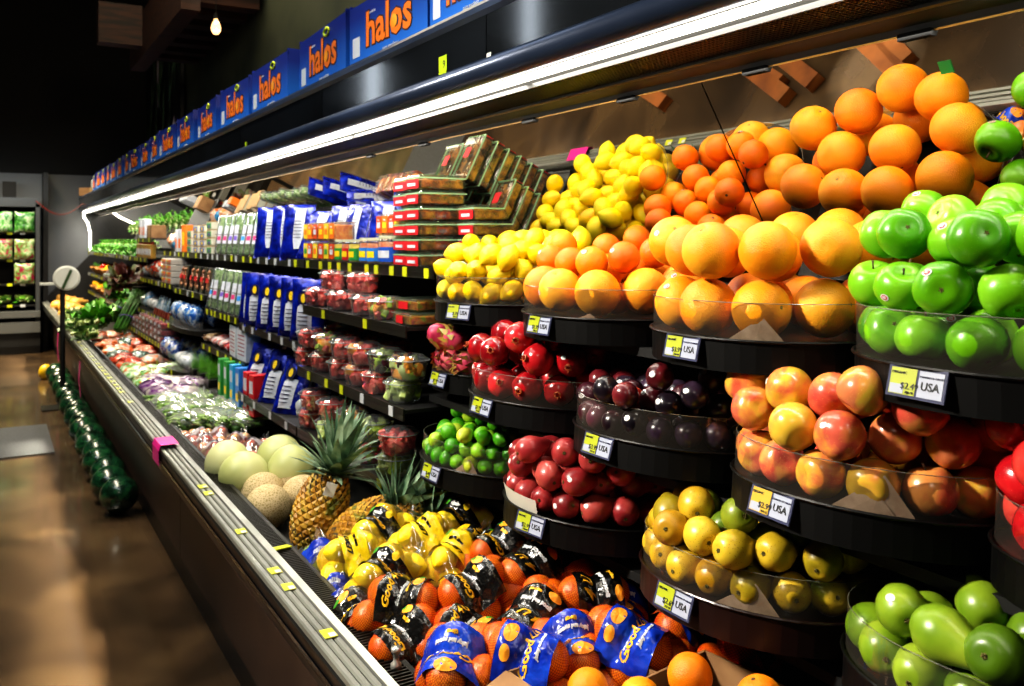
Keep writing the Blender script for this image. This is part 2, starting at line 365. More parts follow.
pm = on_mirror(946, 67); MM = frame(pm+Vector((-math.cos(TH), 0, -math.sin(TH)))*.001, (0, -1, 0), (-math.sin(TH), 0, math.cos(TH)))
put('mirror_sticker', MB().box(-.011, .011, -.011, .011, 0, .0006).mesh('mirror_sticker', mat('green_sticker', '#1d7a35', rough=.5)), case, M=MM)
# small stickers on the fascia
def fas(px, py, w, h, col):
    d = ray(px, py); p = O+d*(1.059/d.x); M = frame(p, (0, -1, 0), (0, 0, 1))
    s = tag(put('shelf_sticker', MB().box(-w/2, w/2, -h/2, h/2, 0, .001).mesh('shelf_sticker', mat('tag_'+col, col, rough=.5)), case, M=M)); return s, M
s, M = fas(443, 65, .05, .05, '#a9c400'); text('lettering', '9', .03, mat('ink', '#0b0b10', rough=.6), s, Matrix.Translation((.008, 0, .0012)))
fas(489, 57, .022, .022, '#c9c9c0'); fas(246, 145, .03, .03, '#a9c400')
# ------------------------------------------------------------------ light
def area(name, loc, to, sx, sy, e, col=(1, 1, 1), spread=None):
    d = bpy.data.lights.new(name, 'AREA'); d.shape = 'RECTANGLE'; d.size = sx; d.size_y = sy; d.energy = e; d.color = col
    if spread: d.spread = spread
    o = bpy.data.objects.new(name, d); COL.objects.link(o); o.location = loc
    o.rotation_euler = (Vector(to)-Vector(loc)).to_track_quat('-Z', 'Y').to_euler(); return o
area('aisle_key', (-1.7, 2.6, 3.2), (1.0, 1.1, 1.0), .35, .35, 50, (1, .93, .8), 1.3)
area('aisle_fill', (-1.2, -1.2, 3.6), (1, 1.5, .9), .8, .8, 14, (1, .9, .75))
area('far_aisle', (-1.0, 11.5, 4.2), (-.3, 11.5, 0), .8, 1.6, 260, (1, .84, .58), 1.8)
area('added_floor_streak', (1.9, 7.5, 4.8), (.27, 7.5, 0), 11, .05, 45, (1, .9, .7), .09)  # added strip above the canopy, throws the bright streak on the aisle floor
area('added_floor_glare', (-.12, 2.7, 4.6), (-.12, 2.7, 0), .08, .08, 22, (.9, .95, 1), .10)  # added narrow lamp, makes the floor glare that the mirror picks up
area('aisle_down', (-.6, 6.0, 4.8), (-.3, 6.0, 0), 5, .8, 110, (1, .88, .7), 1.5)
area('freezer_light', (.1, 12.6, 2.3), (.1, 13.5, 1.0), 1.2, .1, 8, (.85, .95, 1))
area('wall_wash', (1.2, 2.8, 3.9), (1.98, 4.6, 2.6), .4, .4, 45, (1, .75, .45))
area('olive_wash', (.9, 6.6, 4.9), (1.98, 6.6, 3.0), 3.5, .3, 55, (1, .88, .62))
area('box_wash', (-.6, 3.2, 3.6), (1.1, 4.2, 2.2), 3.5, .8, 28, (.85, .93, 1), 2.0)
w = bpy.data.worlds.new('world'); S.world = w; w.use_nodes = True
w.node_tree.nodes['Background'].inputs[0].default_value = (.6, .75, 1, 1); w.node_tree.nodes['Background'].inputs[1].default_value = .03
S.view_settings.view_transform = 'Standard'; S.view_settings.look = 'Medium High Contrast'; S.view_settings.exposure = 0
S.cycles.max_bounces = 8; S.cycles.transparent_max_bounces = 14; S.cycles.diffuse_bounces = 3; S.cycles.glossy_bounces = 4; S.cycles.sample_clamp_indirect = 4; S.cycles.caustics_reflective = False; S.cycles.caustics_refractive = False

for k, (x, y, z) in enumerate([(-2.0, 6.66, 3.5), (-2.0, 10.4, 3.45)]):
    t = tag(empty('cylinder_pendant', (x, y, z)), f"glowing cylinder pendant over the aisle, the {['nearer', 'farther'][k]} one mirrored in the dark canopy fascia", 'lamp', 'aisle pendants')
    MB().lathe([(0, -.28), (.06, -.28), (.06, .28), (0, .28)], 16).obj('diffuser', glow('pendant_glow', (.8, .9, 1), 7), t); MB().tube([(0, 0, .28), (0, 0, 5.2-z)], .006).obj('cord', Mdark, t)
# ------------------------------------------------------------------ fruit kinds
def fruitmesh(name, prof, m, seg=20, fn=None):
    return MB().lathe(prof, seg, fn=fn).mesh(name, m, smooth=True)
def prof(rf, zf, n=14): 
    p = [(max(0, rf(PI*i/n)), zf(PI*i/n)) for i in range(n+1)]; p[0] = (0, p[0][1]); p[-1] = (0, p[-1][1]); return p
Mstem = mat('fruit_stem', ['#3b2a16', '#5a4424'], rough=.8)
Mwhite = mat('sticker_white', '#d8d8d6', rough=.4); Mred = mat('sticker_red', '#b3151d', rough=.4); Mnavy = mat('ink_navy', '#12143c', rough=.4); Mink = mat('ink', '#0b0b10', rough=.6)
def sticker_mesh(r, c2, rs=.0075):
    mb = MB(); 
    def disc(rr, off, mi):
        mb.mi = mi; vs = [(0, 0, math.sqrt(max(0, r*r))+off)]
        for k in range(14): a = 2*PI*k/14; x, y = rr*math.cos(a), rr*.8*math.sin(a); vs.append((x, y, math.sqrt(r*r-x*x-y*y)+off))
        mb.add(vs, [(0, 1+k, 1+(k+1) % 14) for k in range(14)])
    disc(rs, .0004, 0); disc(rs*.72, .0007, 1)
    mb.mi = 0
    for q in (-1, 0, 1): mb.box(-rs*.4, rs*.4, q*rs*.22-.0005, q*rs*.22+.0005, r+.0003, r+.0011)
    return mb.mesh('sticker', [Mwhite, c2])
KIND = {}
def fruit(name, r, prof_, mats, stem=None, seg=22, fn=None, sticker=None, extra=None):
    o = put(name, fruitmesh(name, prof_, mats[0], seg, fn)); meshes = [o.data]
    for m in mats[1:]:
        d = o.data.copy(); d.materials[0] = m; meshes.append(d)
    if stem: put('stem', stem, o)
    if extra: extra(o)
    if 'apple' in name or 'pear' in name:
        z0 = -r*(.92-.14*1.2)*1.0 if 'apple' in name else -r*.915; mb = MB(); mb.lathe([(0, z0), (.0035, z0-.0008), (.0045, z0+.002), (0, z0+.003)], 8)
        for k in range(5): a_ = k*2*PI/5; mb.tube([(0, 0, z0-.0005), (.0025*math.cos(a_), .0025*math.sin(a_), z0-.0018), (.0048*math.cos(a_), .0048*math.sin(a_), z0-.001)], [.0010, .0009, .0003], 4)
        mb.obj('calyx', mat('dry_calyx', '#5c5426', rough=.9), o)
    proto(o); KIND[name] = dict(o=o, r=r, meshes=meshes, sticker=sticker_mesh(r*1.0, sticker) if sticker else None)
def stem_mesh(z0, z1, r=.0016, bend=.004, m=None): return MB().tube([(0, 0, z0), (bend*.3, 0, (z0+z1)/2), (bend, 0, z1)], [r, r*.8, r*1.3], 6).mesh('stem', m or Mstem, smooth=True)
def apple_prof(R, h=.92, top=.28, bot=.14):
    def rf(t): return R*math.sin(t)**.92*(1+.05*math.cos(t))
    def zf(t):
        s = math.sin(t); z = -math.cos(t)*R*h
        if t > PI/2: z -= R*top*math.exp(-(s/.38)**2)*1.0
        else: z += R*bot*math.exp(-(s/.3)**2)
        return z
    return prof(rf, zf, 20)
def lobes(R, k=5, amt=.02):
    def fn(v, a): 
        w = 1+amt*math.cos(k*a)*(1 if v[2] < 0 else .3); return (v[0]*w, v[1]*w, v[2])
    return fn
Mor = [mat('orange_skin_%d' % i, c, rough=.42, spec=.35, nscale=9, bump=.25, bscale=420, hue=.012, val=.14, rnd=.2, sss=.05) for i, c in enumerate([['#e87c00', '#ee8c06', '#f09a10'], ['#e26c02', '#ea7c04', '#ec8a0a']])]
fruit('navel_orange', .039, prof(lambda t: .039*math.sin(t), lambda t: -math.cos(t)*.0385+(.0035*math.exp(-(math.sin(t)/.15)**2) if t < 1 else -.002*math.exp(-(math.sin(t)/.2)**2) if t > 2 else 0), 18), Mor, stem=MB().lathe([(0, -.0375), (.003, -.0372), (.0045, -.0352), (0, -.034)], 8).mesh('navel', Mstem, smooth=True), sticker=Mnavy, seg=24)
Mgf = [mat('grapefruit_skin_%d' % i, c, rough=.42, spec=.35, nscale=7, bump=.25, bscale=380, hue=.012, val=.1, rnd=.2, sss=.05) for i, c in enumerate([['#ea8a0c', '#ee9a14', '#efa728'], ['#e2740e', '#ea8c16', '#eea024']])]
fruit('grapefruit', .054, prof(lambda t: .054*math.sin(t), lambda t: -math.cos(t)*.0525+(.005*math.exp(-(math.sin(t)/.12)**2) if t < 1 else -.003*math.exp(-(math.sin(t)/.2)**2) if t > 2 else 0), 18), Mgf, stem=MB().lathe([(0, -.0495), (.003, -.0494), (.005, -.0475), (0, -.045)], 8).mesh('stem_scar', mat('stem_scar', '#7d6a20', rough=.8), smooth=True), sticker=Mred, seg=26)
def lemon_prof(R, L=1.25, tip=.2):
    return prof(lambda t: R*math.sin(t)**1.0, lambda t: -math.cos(t)*R*L*(1)+(-1 if t < PI/2 else 1)*R*tip*math.exp(-(math.sin(t)/.28)**2), 20)
Mle = [mat('lemon_skin_%d' % i, c, rough=.34, nscale=7, bump=.3, bscale=300, val=.12, hue=.008, rnd=.2, sss=.05) for i, c in enumerate([['#f2c800', '#fadb0c', '#f9e026'], ['#e9bd02', '#f5d40e', '#f8dc22']])]
fruit('lemon', .0295, lemon_prof(.0295), Mle, sticker=Mnavy, seg=20)
Mli = [mat('lime_skin_%d' % i, c, rough=.3, nscale=8, bump=.2, bscale=350, val=.25, rnd=.5) for i, c in enumerate([['#3f8f0c', '#5fae1c', '#8cc22e'], ['#6ba51c', '#9cbc2c', '#b8c63a'], ['#2b7a10', '#3f9418', '#55a522']])]
fruit('lime', 0.0218, lemon_prof(0.0218, 1.1, .12), Mli, seg=18)
Mga = [mat('green_apple_skin_%d' % i, c, rough=.3, nscale=5, val=.15, rnd=.2, spec=.4, coat=.12, speck=('#b4cf5a', 420, .1)) for i, c in enumerate([['#4f960a', '#68ac14', '#82c02a'], ['#438a06', '#5a9e0e', '#74b220']])]
fruit('green_apple', .0400, apple_prof(.0400), Mga, stem=stem_mesh(.019, .039), fn=lobes(.04), sticker=Mred, seg=26)
Mpa = [mat('blush_apple_skin_%d' % i, c, rough=.26, nscale=n_, ndetail=4, dist=.4, rnd=.35, spec=.6, coat=.3, stretch=(1, 1, .55), speck=('#f3c870', 330, .1)) for i, (c, n_) in enumerate([(['#d8b03c', '#dca63e', '#d98a44', '#cf6046'], 24), (['#cfae34', '#dda63c', '#d98244', '#cc5c48'], 22), (['#d8904c', '#cc5a44', '#b23a34'], 24), (['#a3a02c', '#b9a434', '#cf9440', '#c8744a'], 20)])]
fruit('blush_apple', .0395, apple_prof(.0395, .98), Mpa, stem=stem_mesh(.019, .040), fn=lobes(.04), sticker=Mwhite, seg=26)
Mra = [mat('red_apple_skin', ['#a8121c', '#c81e24', '#d8443a'], rough=.22, nscale=22, dist=.8, rnd=.2, coat=.3, stretch=(1, 1, .3), speck=('#e88a70', 330, .09))]
fruit('red_apple', .0400, apple_prof(.0400, .95), Mra, stem=stem_mesh(.019, .040), fn=lobes(.04), seg=24)
Mpo = [mat('pomegranate_skin_%d' % i, c, rough=.22, nscale=14, dist=.5, rnd=.3, coat=.3, bump=.08, bscale=60) for i, c in enumerate([['#8f0f18', '#b81a22', '#cc3236'], ['#7a0c16', '#a5141d', '#c02a2c']])]
def crown_(o):
    mb = MB(); 
    for k in range(6):
        a = k*PI/3; c, s = math.cos(a), math.sin(a)
        mb.add([(.006*c+.004*s, .006*s-.004*c, -.038), (.006*c-.004*s, .006*s+.004*c, -.038), (.011*c, .011*s, -.051)], [(0, 1, 2)])
    mb.lathe([(.008, -.037), (.0085, -.045), (.006, -.046), (.0055, -.039)], 12); mb.obj('calyx_crown', mat('calyx', ['#9c3a20', '#c06a3a'], rough=.5), o)
fruit('pomegranate', .0410, prof(lambda t: .041*math.sin(t)**.95, lambda t: -math.cos(t)*.0395, 16), Mpo, fn=lobes(.041, 6, .025), extra=crown_, sticker=Mwhite, seg=24)
Mpl = [mat('plum_skin_%d' % i, c, rough=.28, nscale=14, ndetail=5, rnd=.3, coat=.25) for i, c in enumerate([['#0f0a12', '#1c121c', '#3a2a3c'], ['#3a0d14', '#641820', '#7c2c30'], ['#180c14', '#3a141e', '#54303a']])]
fruit('plum', .0285, apple_prof(.0285, .98, .12, .04), Mpl, sticker=Mwhite, seg=20)
fruit('nectarine', .030, apple_prof(.030, .98, .12, .04), [mat('nectarine_skin', ['#b02a22', '#cf4630', '#e07a40'], rough=.32, nscale=20, coat=.2)], seg=20)
def pear_prof(R, neck=.62, Ln=1.9):
    pts = [(0, -R*.93), (.12*R, -R*.9), (.3*R, -R*.97), (.6*R, -R*.85), (.88*R, -R*.5), (R, 0), (.95*R, R*.38), (.78*R, R*.75), (neck*R*.95, R*1.1), (neck*R*.75, R*1.45), (neck*R*.5, R*(Ln-.25)), (neck*R*.25, R*(Ln-.1)), (0, R*(Ln-.14))]
    return pts
Mrp = [mat('red_pear_skin', ['#74181c', '#94282c', '#a8443e'], rough=.35, nscale=12, rnd=.3, coat=.15, speck=('#d98a78', 420, .1))]
Myp = [mat('yellow_pear_skin_%d' % i, c, rough=.36, nscale=14, ndetail=5, rnd=.3, speck=('#7c5c14', 230, .17)) for i, c in enumerate([['#a87e18', '#c29c22', '#d0b032'], ['#8f7e18', '#b09420', '#c4a62c'], ['#566e18', '#788620', '#8c9228']])]
Mgp = [mat('green_pear_skin_%d' % i, c, rough=.33, nscale=12, rnd=.3, speck=('#3f6a10', 420, .1)) for i, c in enumerate([['#5c7c14', '#769420', '#8ea42e'], ['#4c6c10', '#66861a', '#7e9826']])]
ps = lambda R: stem_mesh(R*1.72, R*2.3, .0016, .006)
fruit('red_pear', .0330, pear_prof(.0330), Mrp, stem=ps(.033), sticker=Mwhite)
fruit('yellow_pear', .0340, pear_prof(.0340, .55, 1.7), Myp, stem=stem_mesh(.05, .068))
fruit('green_pear', .0370, pear_prof(.0370, .66, 2.0), Mgp, stem=ps(.037), sticker=Mwhite, seg=24)
def scales(o):
    mb = MB(); random.seed(4)
    for i in range(5):
        z = -.028+.015*i; rr = .037*math.sqrt(max(.05, 1-(z/.046)**2)); n = 6 if 0 < i < 4 else 5
        for k in range(n):
            a = 2*PI*(k+.5*(i % 2))/n+random.uniform(-.15, .15); c, s = math.cos(a), math.sin(a); w = .010; h = .019+.006*(i/4)
            mb.add([(rr*c+w*s, rr*s-w*c, z-.004), (rr*c-w*s, rr*s+w*c, z-.004), ((rr+.004)*c-.6*w*s, (rr+.004)*s+.6*w*c, z+h*.45), ((rr+.011)*c, (rr+.011)*s, z+h*(1.1+.3*random.random())), ((rr+.004)*c+.6*w*s, (rr+.004)*s-.6*w*c, z+h*.45)], [(0, 1, 2, 3, 4)])
    for k in range(6):
        a = k*PI/3; c, s = math.cos(a), math.sin(a); mb.tube([(.008*c, .008*s, .04), (.014*c, .014*s, .055), (.026*c, .026*s, .062), (.034*c, .034*s, .052)], [.003, .0025, .0018, .0008], 5)
    mb.obj('scales', mat('dragon_scales', ['#c22e55', '#b5913a', '#93a33c'], rough=.5, nscale=30, coords='Object'), o)
fruit('dragon_fruit', .037, prof(lambda t: .037*math.sin(t), lambda t: -math.cos(t)*.046, 14), [mat('dragon_skin', ['#a51f45', '#cc3a60', '#d0606c'], rough=.45, nscale=18)], extra=scales, seg=18)
# ------------------------------------------------------------------ round display bins
Macr = clear('acrylic_guard', (.975, .97, .955), .05, .14, .02, (.8, .7, .6)); Medge = mat('acrylic_edge', '#6d6b60', rough=.15, spec=.8)
Mtray = mat('black_tray', '#030303', rough=.45, spec=.25); Mpaper = mat('tissue_liner', ['#a98f78', '#c4aa92'], rough=.8, nscale=40)
Mtagy = mat('tag_yellow_green', '#9aa206', rough=.45); Mtagw = mat('tag_white', '#9a9fb0', rough=.4); Mtagp = mat('tag_holder_clear', '#3c3f58', rough=.25); Mtago = mat('tag_amber', '#b8961e', rough=.45)
rs = random.Random(5)
AR = .86; TILT = {1: 0., 2: .075, 3: .075}
def rowof(z): return 1 if z > 1.2 else 2 if z > 1.0 else 3
def upath(cx, cy, R, back, n=26, ext=PI/2):
    A = R*AR
    pts = [(cx+back, cy+R)] + [(cx-A*math.cos(t), cy+R*math.sin(t)) for t in [PI/2-PI*i/n for i in range(n+1)]]+[(cx+back, cy-R)]
    return pts
def make_bin(name, label, cx, cy, zb, R, back=.26, gh=.068, tag_px=None, tagm='y', price='2.49', liner=None, guard=True, tray_mat=None):
    tl = TILT[rowof(zb)]; t = tag(empty(name, (cx, cy, zb-tl*R*AR), (0, tl, 0)), label, 'display bin', 'round produce bins')
    pts = upath(0, 0, R, back); lo = [(x, y, -.055) for x, y in pts]; hi = [(x, y, 0) for x, y in pts]; k = len(pts)
    mb = MB(); mb.add(lo+hi, [(i, (i+1) % k, k+(i+1) % k, k+i) for i in range(k)]+[tuple(range(k))[::-1], tuple(range(k, 2*k))])
    mb.tube([(x*1.012, y*1.012, .002) for x, y in pts[1:-1]], .003, 6)
    mb.obj('tray', tray_mat or Mtray, t)
    if guard:
        gp = upath(0, 0, R-.003, back*.45); kk = len(gp); g = MB(); g.add([(x, y, 0) for x, y in gp]+[(x, y, gh) for x, y in gp], [(i, i+1, kk+i+1, kk+i) for i in range(kk-1)])
        g.obj('clear_guard', Macr, t, smooth=True)
        MB().tube([(x, y, gh) for x, y in gp], .0007, 5).obj('guard_rim', Medge, t)
    if tag_px is not None:      # a hinged price holder on the tray edge
        best = min((abs(proj(Vector((cx-R*AR*math.cos(f), cy+R*math.sin(f), zb)))[0]-tag_px), f) for f in [i*.01 for i in range(-60, 88)])[1]
        n = Vector((-math.cos(best), AR*math.sin(best), 0)).normalized(); p = Vector((-R*AR*math.cos(best), R*math.sin(best), 0))+n*.005+Vector((0, 0, -.020)); rt = Vector((-n.y, n.x, 0))
        M = frame(p, rt, Vector((n.x*-.25, n.y*-.25, 1)))
        h = put('price_tag', MB().box(-.047, .047, -.022, .022, 0, .0025).mesh('price_tag', Mtagp), t, M=M)
        my = Mtagy if tagm == 'y' else Mtago
        put('price_card', MB().box(-.042, .0, -.018, .019, .0025, .0032).mesh('price_card', my), h); put('origin_card', MB().box(.004, .043, -.018, .018, .0025, .0032).mesh('origin_card', Mtagw), h)
        put('price_patch', MB().box(-.041, -.018, -.017, -.004, .0033, .0036).mesh('price_patch', Mtagw), h)
        MT = lambda x, y: Matrix.Translation((x, y, .0038))
        text('lettering', '$'+price, .013, Mink, h, MT(-.009, -.006)); text('lettering', 'PER LB', .0045, Mink, h, MT(-.008, -.0145)); text('lettering', 'GROWN HERE'[:0]+'ORGANIC', .0055, Mink, h, MT(-.028, .012))
        text('lettering', 'COUNTRY OF ORIGIN', .0040, Mnavy, h, MT(.0235, .010)); text('lettering', 'USA', .016, Mink, h, MT(.0235, -.003), bold=.0002)
    if liner:
        for px, w, hh in liner:
            best = min((abs(proj(Vector((cx-R*AR*math.cos(f), cy+R*math.sin(f), zb)))[0]-px), f) for f in [i*.01 for i in range(-60, 150)])[1]
            vs = []; 
            for q, z in ((-w/2, .001), (w/2, .001), (w*.12, hh)):
                f = best-q/R; vs.append(((R-.0055)*AR*-math.cos(f), (R-.0055)*math.sin(f), z))
            f = best; mid = ((R-.006)*AR*-math.cos(f), (R-.006)*math.sin(f), .001)
            MB().add([vs[0], mid, vs[1], vs[2]], [(0, 1, 3), (1, 2, 3)]).obj('paper_liner', Mpaper, t)
    return t
def crop(x0, y0, s, pts): return [(x0+p[0]/s, y0+p[1]/s)+tuple(p[2:]) for p in pts]
def relax(Q, R_, cx, cy, R, back, zb, T0, it=90, fixed=None):
    Q = Q.copy(); n = len(Q)
    for k in range(it):
        d = Q[:, None, :]-Q[None, :, :]; dist = np.sqrt((d**2).sum(-1))+1e-9; mn = R_[:, None]+R_[None, :]
        ov = np.clip(mn*1.0-dist, 0, None); np.fill_diagonal(ov, 0)
        Q += (d/dist[..., None]*ov[..., None]).sum(1)*.32
        if T0 is not None and k < it*.7: 
            nn = len(T0); Q[:nn] += (T0-Q[:nn])*.06
        x = (Q[:, 0]-cx)/AR; y = Q[:, 1]-cy; lim = R-.004-R_*1.03
        rr = np.hypot(x, y); f = (x < 0) & (rr > lim); sc = np.where(f, lim/np.maximum(rr, 1e-6), 1)
        gy = np.where(x >= 0, np.clip(y, -lim, lim), y*sc); gx = np.where(f, x*sc, x)*AR; gx = np.minimum(gx, back-R_); lim2 = R+.012-R_; f2 = (x < 0) & (rr > lim2); s2 = np.where(f2, lim2/np.maximum(rr, 1e-6), 1); hx = np.where(f2, x*s2, x)*AR; hy = np.where(x >= 0, np.clip(y, -lim2, lim2), y*s2)
        tl = TILT[rowof(zb)]; low = Q[:, 2] < zb+.075     # above the guard fruit may bulge out a little
        Q[:, 0] = np.where(low, gx, hx)+cx; Q[:, 1] = np.where(low, gy, hy)+cy
        Q[:, 0] = np.minimum(Q[:, 0], cx+back-R_); Q[:, 2] = np.maximum(Q[:, 2], zb+R_-tl*(Q[:, 0]-cx+R*AR))
        # keep clear of the tilted mirror
        nx, nz = -math.cos(TH), -math.sin(TH); dd = (Q[:, 0]-MX0)*nx+(Q[:, 2]-MZ0)*nz; pen = np.clip(R_+.004-dd, 0, None); Q[:, 0] += nx*pen; Q[:, 2] += nz*pen
    return Q
def visible(Q, R_, i, eyes):
    for ne, e in enumerate(eyes):
        pm_ = Vector(Q[i])
        if e[2] > 2.0 or e[2] < 1.49 or abs(e[0]) > 1:
            k_ = (pm_.x-MX0)*-math.cos(TH)+(pm_.z-MZ0)*-math.sin(TH); pm_ = Vector((pm_.x+2*k_*math.cos(TH), pm_.y, pm_.z+2*k_*math.sin(TH)))
        px_, py_, d_ = proj(pm_)
        if not (-20 < px_ < 1024+R_[i]*F/max(d_, .1)*.8 and -20 < py_ < 686+R_[i]*F/max(d_, .1)*.8): continue
        for dx, dy, dz in ((0, 0, 0), (0, .7, 0), (0, -.7, 0), (0, 0, .7), (-.5, 0, .5), (0, .5, .6), (0, -.5, .6)):
            p = Q[i]+np.array((dx, dy, dz))*R_[i]; d = p-e; L_ = np.linalg.norm(d); d = d/L_
            q = Q-e; tt = q@d; md = np.sqrt(np.maximum(0, (q**2).sum(1)-tt**2)); hit = (md < R_*.96) & (tt < L_-R_[i]*.5); hit[i] = False
            if not hit.any(): return True
    return False
def fill_bin(cx, cy, zb, R, rows, kind, slope, h0, group, bin_words, back=.26, seed=1, orient='any', top=9, var=None, rpow=1, fill=True, cap=.35):
    """rows: [(row words, [(px,py[,variant[,kind[,sticker]]])...])] seen in the photo, front rows first"""
    rn = random.Random(seed); K = KIND[kind]; r = K['r']; tl = TILT[rowof(zb)]; ztop = lambda x: zb+h0+min(cap, slope*max(0, x-(cx-R*AR)))
    Q = []; R_ = []; info = []
    for rw, pts in rows:
        for p in pts:
            kk = KIND[p[3]] if len(p) > 3 and p[3] else K; rr = kk['r']; d = ray(p[0], p[1]); best = None; lim = R-.004-rr
            for i in range(900):
                q = O+d*(.5+.003*i); x = (q.x-cx)/AR; y = q.y-cy
                fd = math.hypot(x, y)-lim if x < 0 else abs(y)-lim
                sd = max(fd, q.z-(ztop(q.x)), zb+rr-tl*(q.x-cx+R*AR)-q.z, x*AR-(back-rr))
                if best is None or sd < best[0]: best = (sd, q.copy())
                if sd < 0: break
            Q.append(tuple(best[1])); R_.append(rr); info.append((rw, p, kk))
    Q = np.array(Q).reshape(-1, 3); R_ = np.array(R_); T0 = Q.copy(); nv = len(Q)
    Q = relax(Q, R_, cx, cy, R, back, zb, T0, 80)
    if fill:
        ext = []
        s = 2*r*1.0; k = 0
        for kz in range(14):
            z = zb+r+kz*s*.80
            for ky in range(-12, 13):
                for kx in range(-12, 20):
                    x = cx+(kx+.5*(ky % 2)+.25*(kz % 2))*s; y = cy+(ky+.5*(kz % 2))*s*.88
                    lim = R-.006-r; xx = (x-cx)/AR; yy = y-cy
                    if (math.hypot(xx, yy) > lim if xx < 0 else abs(yy) > lim) or xx*AR > back-r: continue
                    if z > ztop(x)-r*.15: continue
                    nx, nz = -math.cos(TH), -math.sin(TH)
                    if (x-MX0)*nx+(z-MZ0)*nz < r+.006: continue
                    q = np.array((x+rn.uniform(-.1, .1)*r, y+rn.uniform(-.1, .1)*r, z+rn.uniform(-.1, .1)*r))
                    if len(Q) and (np.sqrt(((Q-q)**2).sum(1)) < (R_+r)*.86).any(): continue
                    ext.append(q)
        if ext: Q = np.vstack([Q, np.array(ext)]); R_ = np.concatenate([R_, np.full(len(ext), r)])
        Q = relax(Q, R_, cx, cy, R, back, zb, Q.copy(), 70)
    e0 = np.array((0, 0, HC)); nx, nz = -math.cos(TH), -math.sin(TH); dd = (0-MX0)*nx+(HC-MZ0)*nz
    em = np.array((-2*dd*nx, 0, HC-2*dd*nz)); eyes = [e0, em] if zb > 1.3 else [e0]
    info = info+[('at the back', (0, 0), K) if visible(Q, R_, i, [e0]) else ((None, (0, 0), K) if len(eyes) > 1 and visible(Q, R_, i, eyes) else ('hide', 0, 0)) for i in range(nv, len(Q))]
    nearx = {}; rowcount = {}
    for i, (rw, p, kk) in enumerate(info):
        rowcount[rw] = rowcount.get(rw, 0)+1; nearx.setdefault(rw, []).append((proj(Vector(Q[i]))[0], i))
    rank = {}
    for rw, l_ in nearx.items():
        for j, (x_, i) in enumerate(sorted(l_)): rank[i] = j
    word = kind.replace('_', ' ')
    for i in range(len(Q)):
        rw, p, kk = info[i]
        if rw == 'hide': continue
        vv = p[2] if len(p) > 2 and p[2] is not None else rn.randrange(len(kk['meshes']))
        a = orient
        if a == 'any': rot = Euler((rn.uniform(0, 6.28), rn.uniform(0, 6.28), rn.uniform(0, 6.28)))
        elif a == 'lie': rot = Euler((PI/2+rn.uniform(-.5, .5), 0, rn.uniform(0, 6.28)))
        elif a == 'front':    # blossom end roughly towards the aisle, some tipped
            if rn.random() < .7: rot = Euler((rn.uniform(-.5, .5), PI/2+rn.uniform(-.5, .5), rn.uniform(.0, 1.1)))
            else: rot = Euler((rn.uniform(-.8, .8), rn.uniform(-.8, .8), rn.uniform(0, 6.28)))
        elif a == 'base':     # pears and pomegranates: base to the aisle
            rot = Euler((rn.uniform(-.35, .35), PI/2+rn.uniform(-.35, .35), rn.uniform(-.2, 1.2)))
        if len(p) > 5 and p[5]: rot = Euler(p[5])
        sc = rn.uniform(.95, 1.0)
        if rw == 'at the back' and rowcount[rw] > 45: rw = None
        if rw:
            j = rank[i]
            lab = f"{kk['o'].name.replace('_', ' ')}, {ordl(j, rowcount[rw])} {rw} in {bin_words}"
            if rowcount[rw] == 1: lab = f"{kk['o'].name.replace('_', ' ')}, single one {rw} in {bin_words}"
        else: lab = f"{word} at the very back of the pile in {bin_words}"
        o = dup(kk['o'], Vector(Q[i]), rot, sc, lab, group, kk['o'].name.replace('_', ' ').split()[-1])
        o.data = kk['meshes'][vv % len(kk['meshes'])]
        stk = (p[4] if len(p) > 4 else None)
        if kk['sticker'] and (stk or (stk is None and rn.random() < (.28 if rw else .12))):
            # sticker looks towards the aisle
            tow = Vector((-1, .0, .35)) if not isinstance(stk, tuple) else Vector(stk)
            if not isinstance(stk, tuple): tow += Vector((0, rn.uniform(-.5, .5), rn.uniform(-.3, .6)))
            q = tow.to_track_quat('Z', 'Y'); s_ = put('sticker', kk['sticker'], o); s_.matrix_local = (rot.to_matrix().inverted() @ q.to_matrix()).to_4x4()
            if kk['o'].name in ('blush_apple', 'green_apple', 'lemon', 'red_apple', 'red_pear', 'green_pear', 'plum', 'pomegranate'): s_.scale = (1, 1, 1.005)
    return Q
# ---- bins: row one (top), two, three
Z1, Z2, Z3 = 1.322, 1.10, .884; RB = .24
C1 = 1.10+RB*AR; C2 = 1.07+RB*AR; C3 = 1.04+RB*AR
make_bin('display_bin', 'round black bin with clear guard holding lemons, top row, left end', C1, 2.233, Z1, RB, tag_px=460, price='.79', gh=.075)
make_bin('display_bin', 'round black bin with clear guard holding oranges beside the lemons', C1, 1.733, Z1, RB, tag_px=541, price='1.99', liner=[(612, .06, .015)])
make_bin('display_bin', 'round black bin with clear guard holding grapefruit, paper liner corner showing', C1, 1.232, Z1, RB, tag_px=684, price='3.99', liner=[(800, .11, .045), (765, .05, .012)])
make_bin('display_bin', 'round black bin with clear guard holding green apples, top row, right end', C1, .737, Z1, RB, tag_px=919, price='2.49', gh=.078)
make_bin('display_bin', 'small round bin with clear guard holding dragon fruit under the lemons', 1.29, 2.40, Z2, .15, back=.2, tag_px=440, price='5.99', gh=.06)
make_bin('display_bin', 'round black bin with clear guard holding pomegranates', C2, 1.958, Z2, RB, back=.26, tag_px=484, price='2.99')
make_bin('display_bin', 'round black bin with clear guard holding dark plums', C2, 1.464, Z2, RB, back=.26, tag_px=600, price='3.99')
make_bin('display_bin', 'round black bin with clear guard holding yellow and pink blush apples', C2, .974, Z2, RB, back=.26, tag_px=774, tagm='o', price='2.99', liner=[(890, .07, .03), (925, .13, .06), (960, .06, .03)])
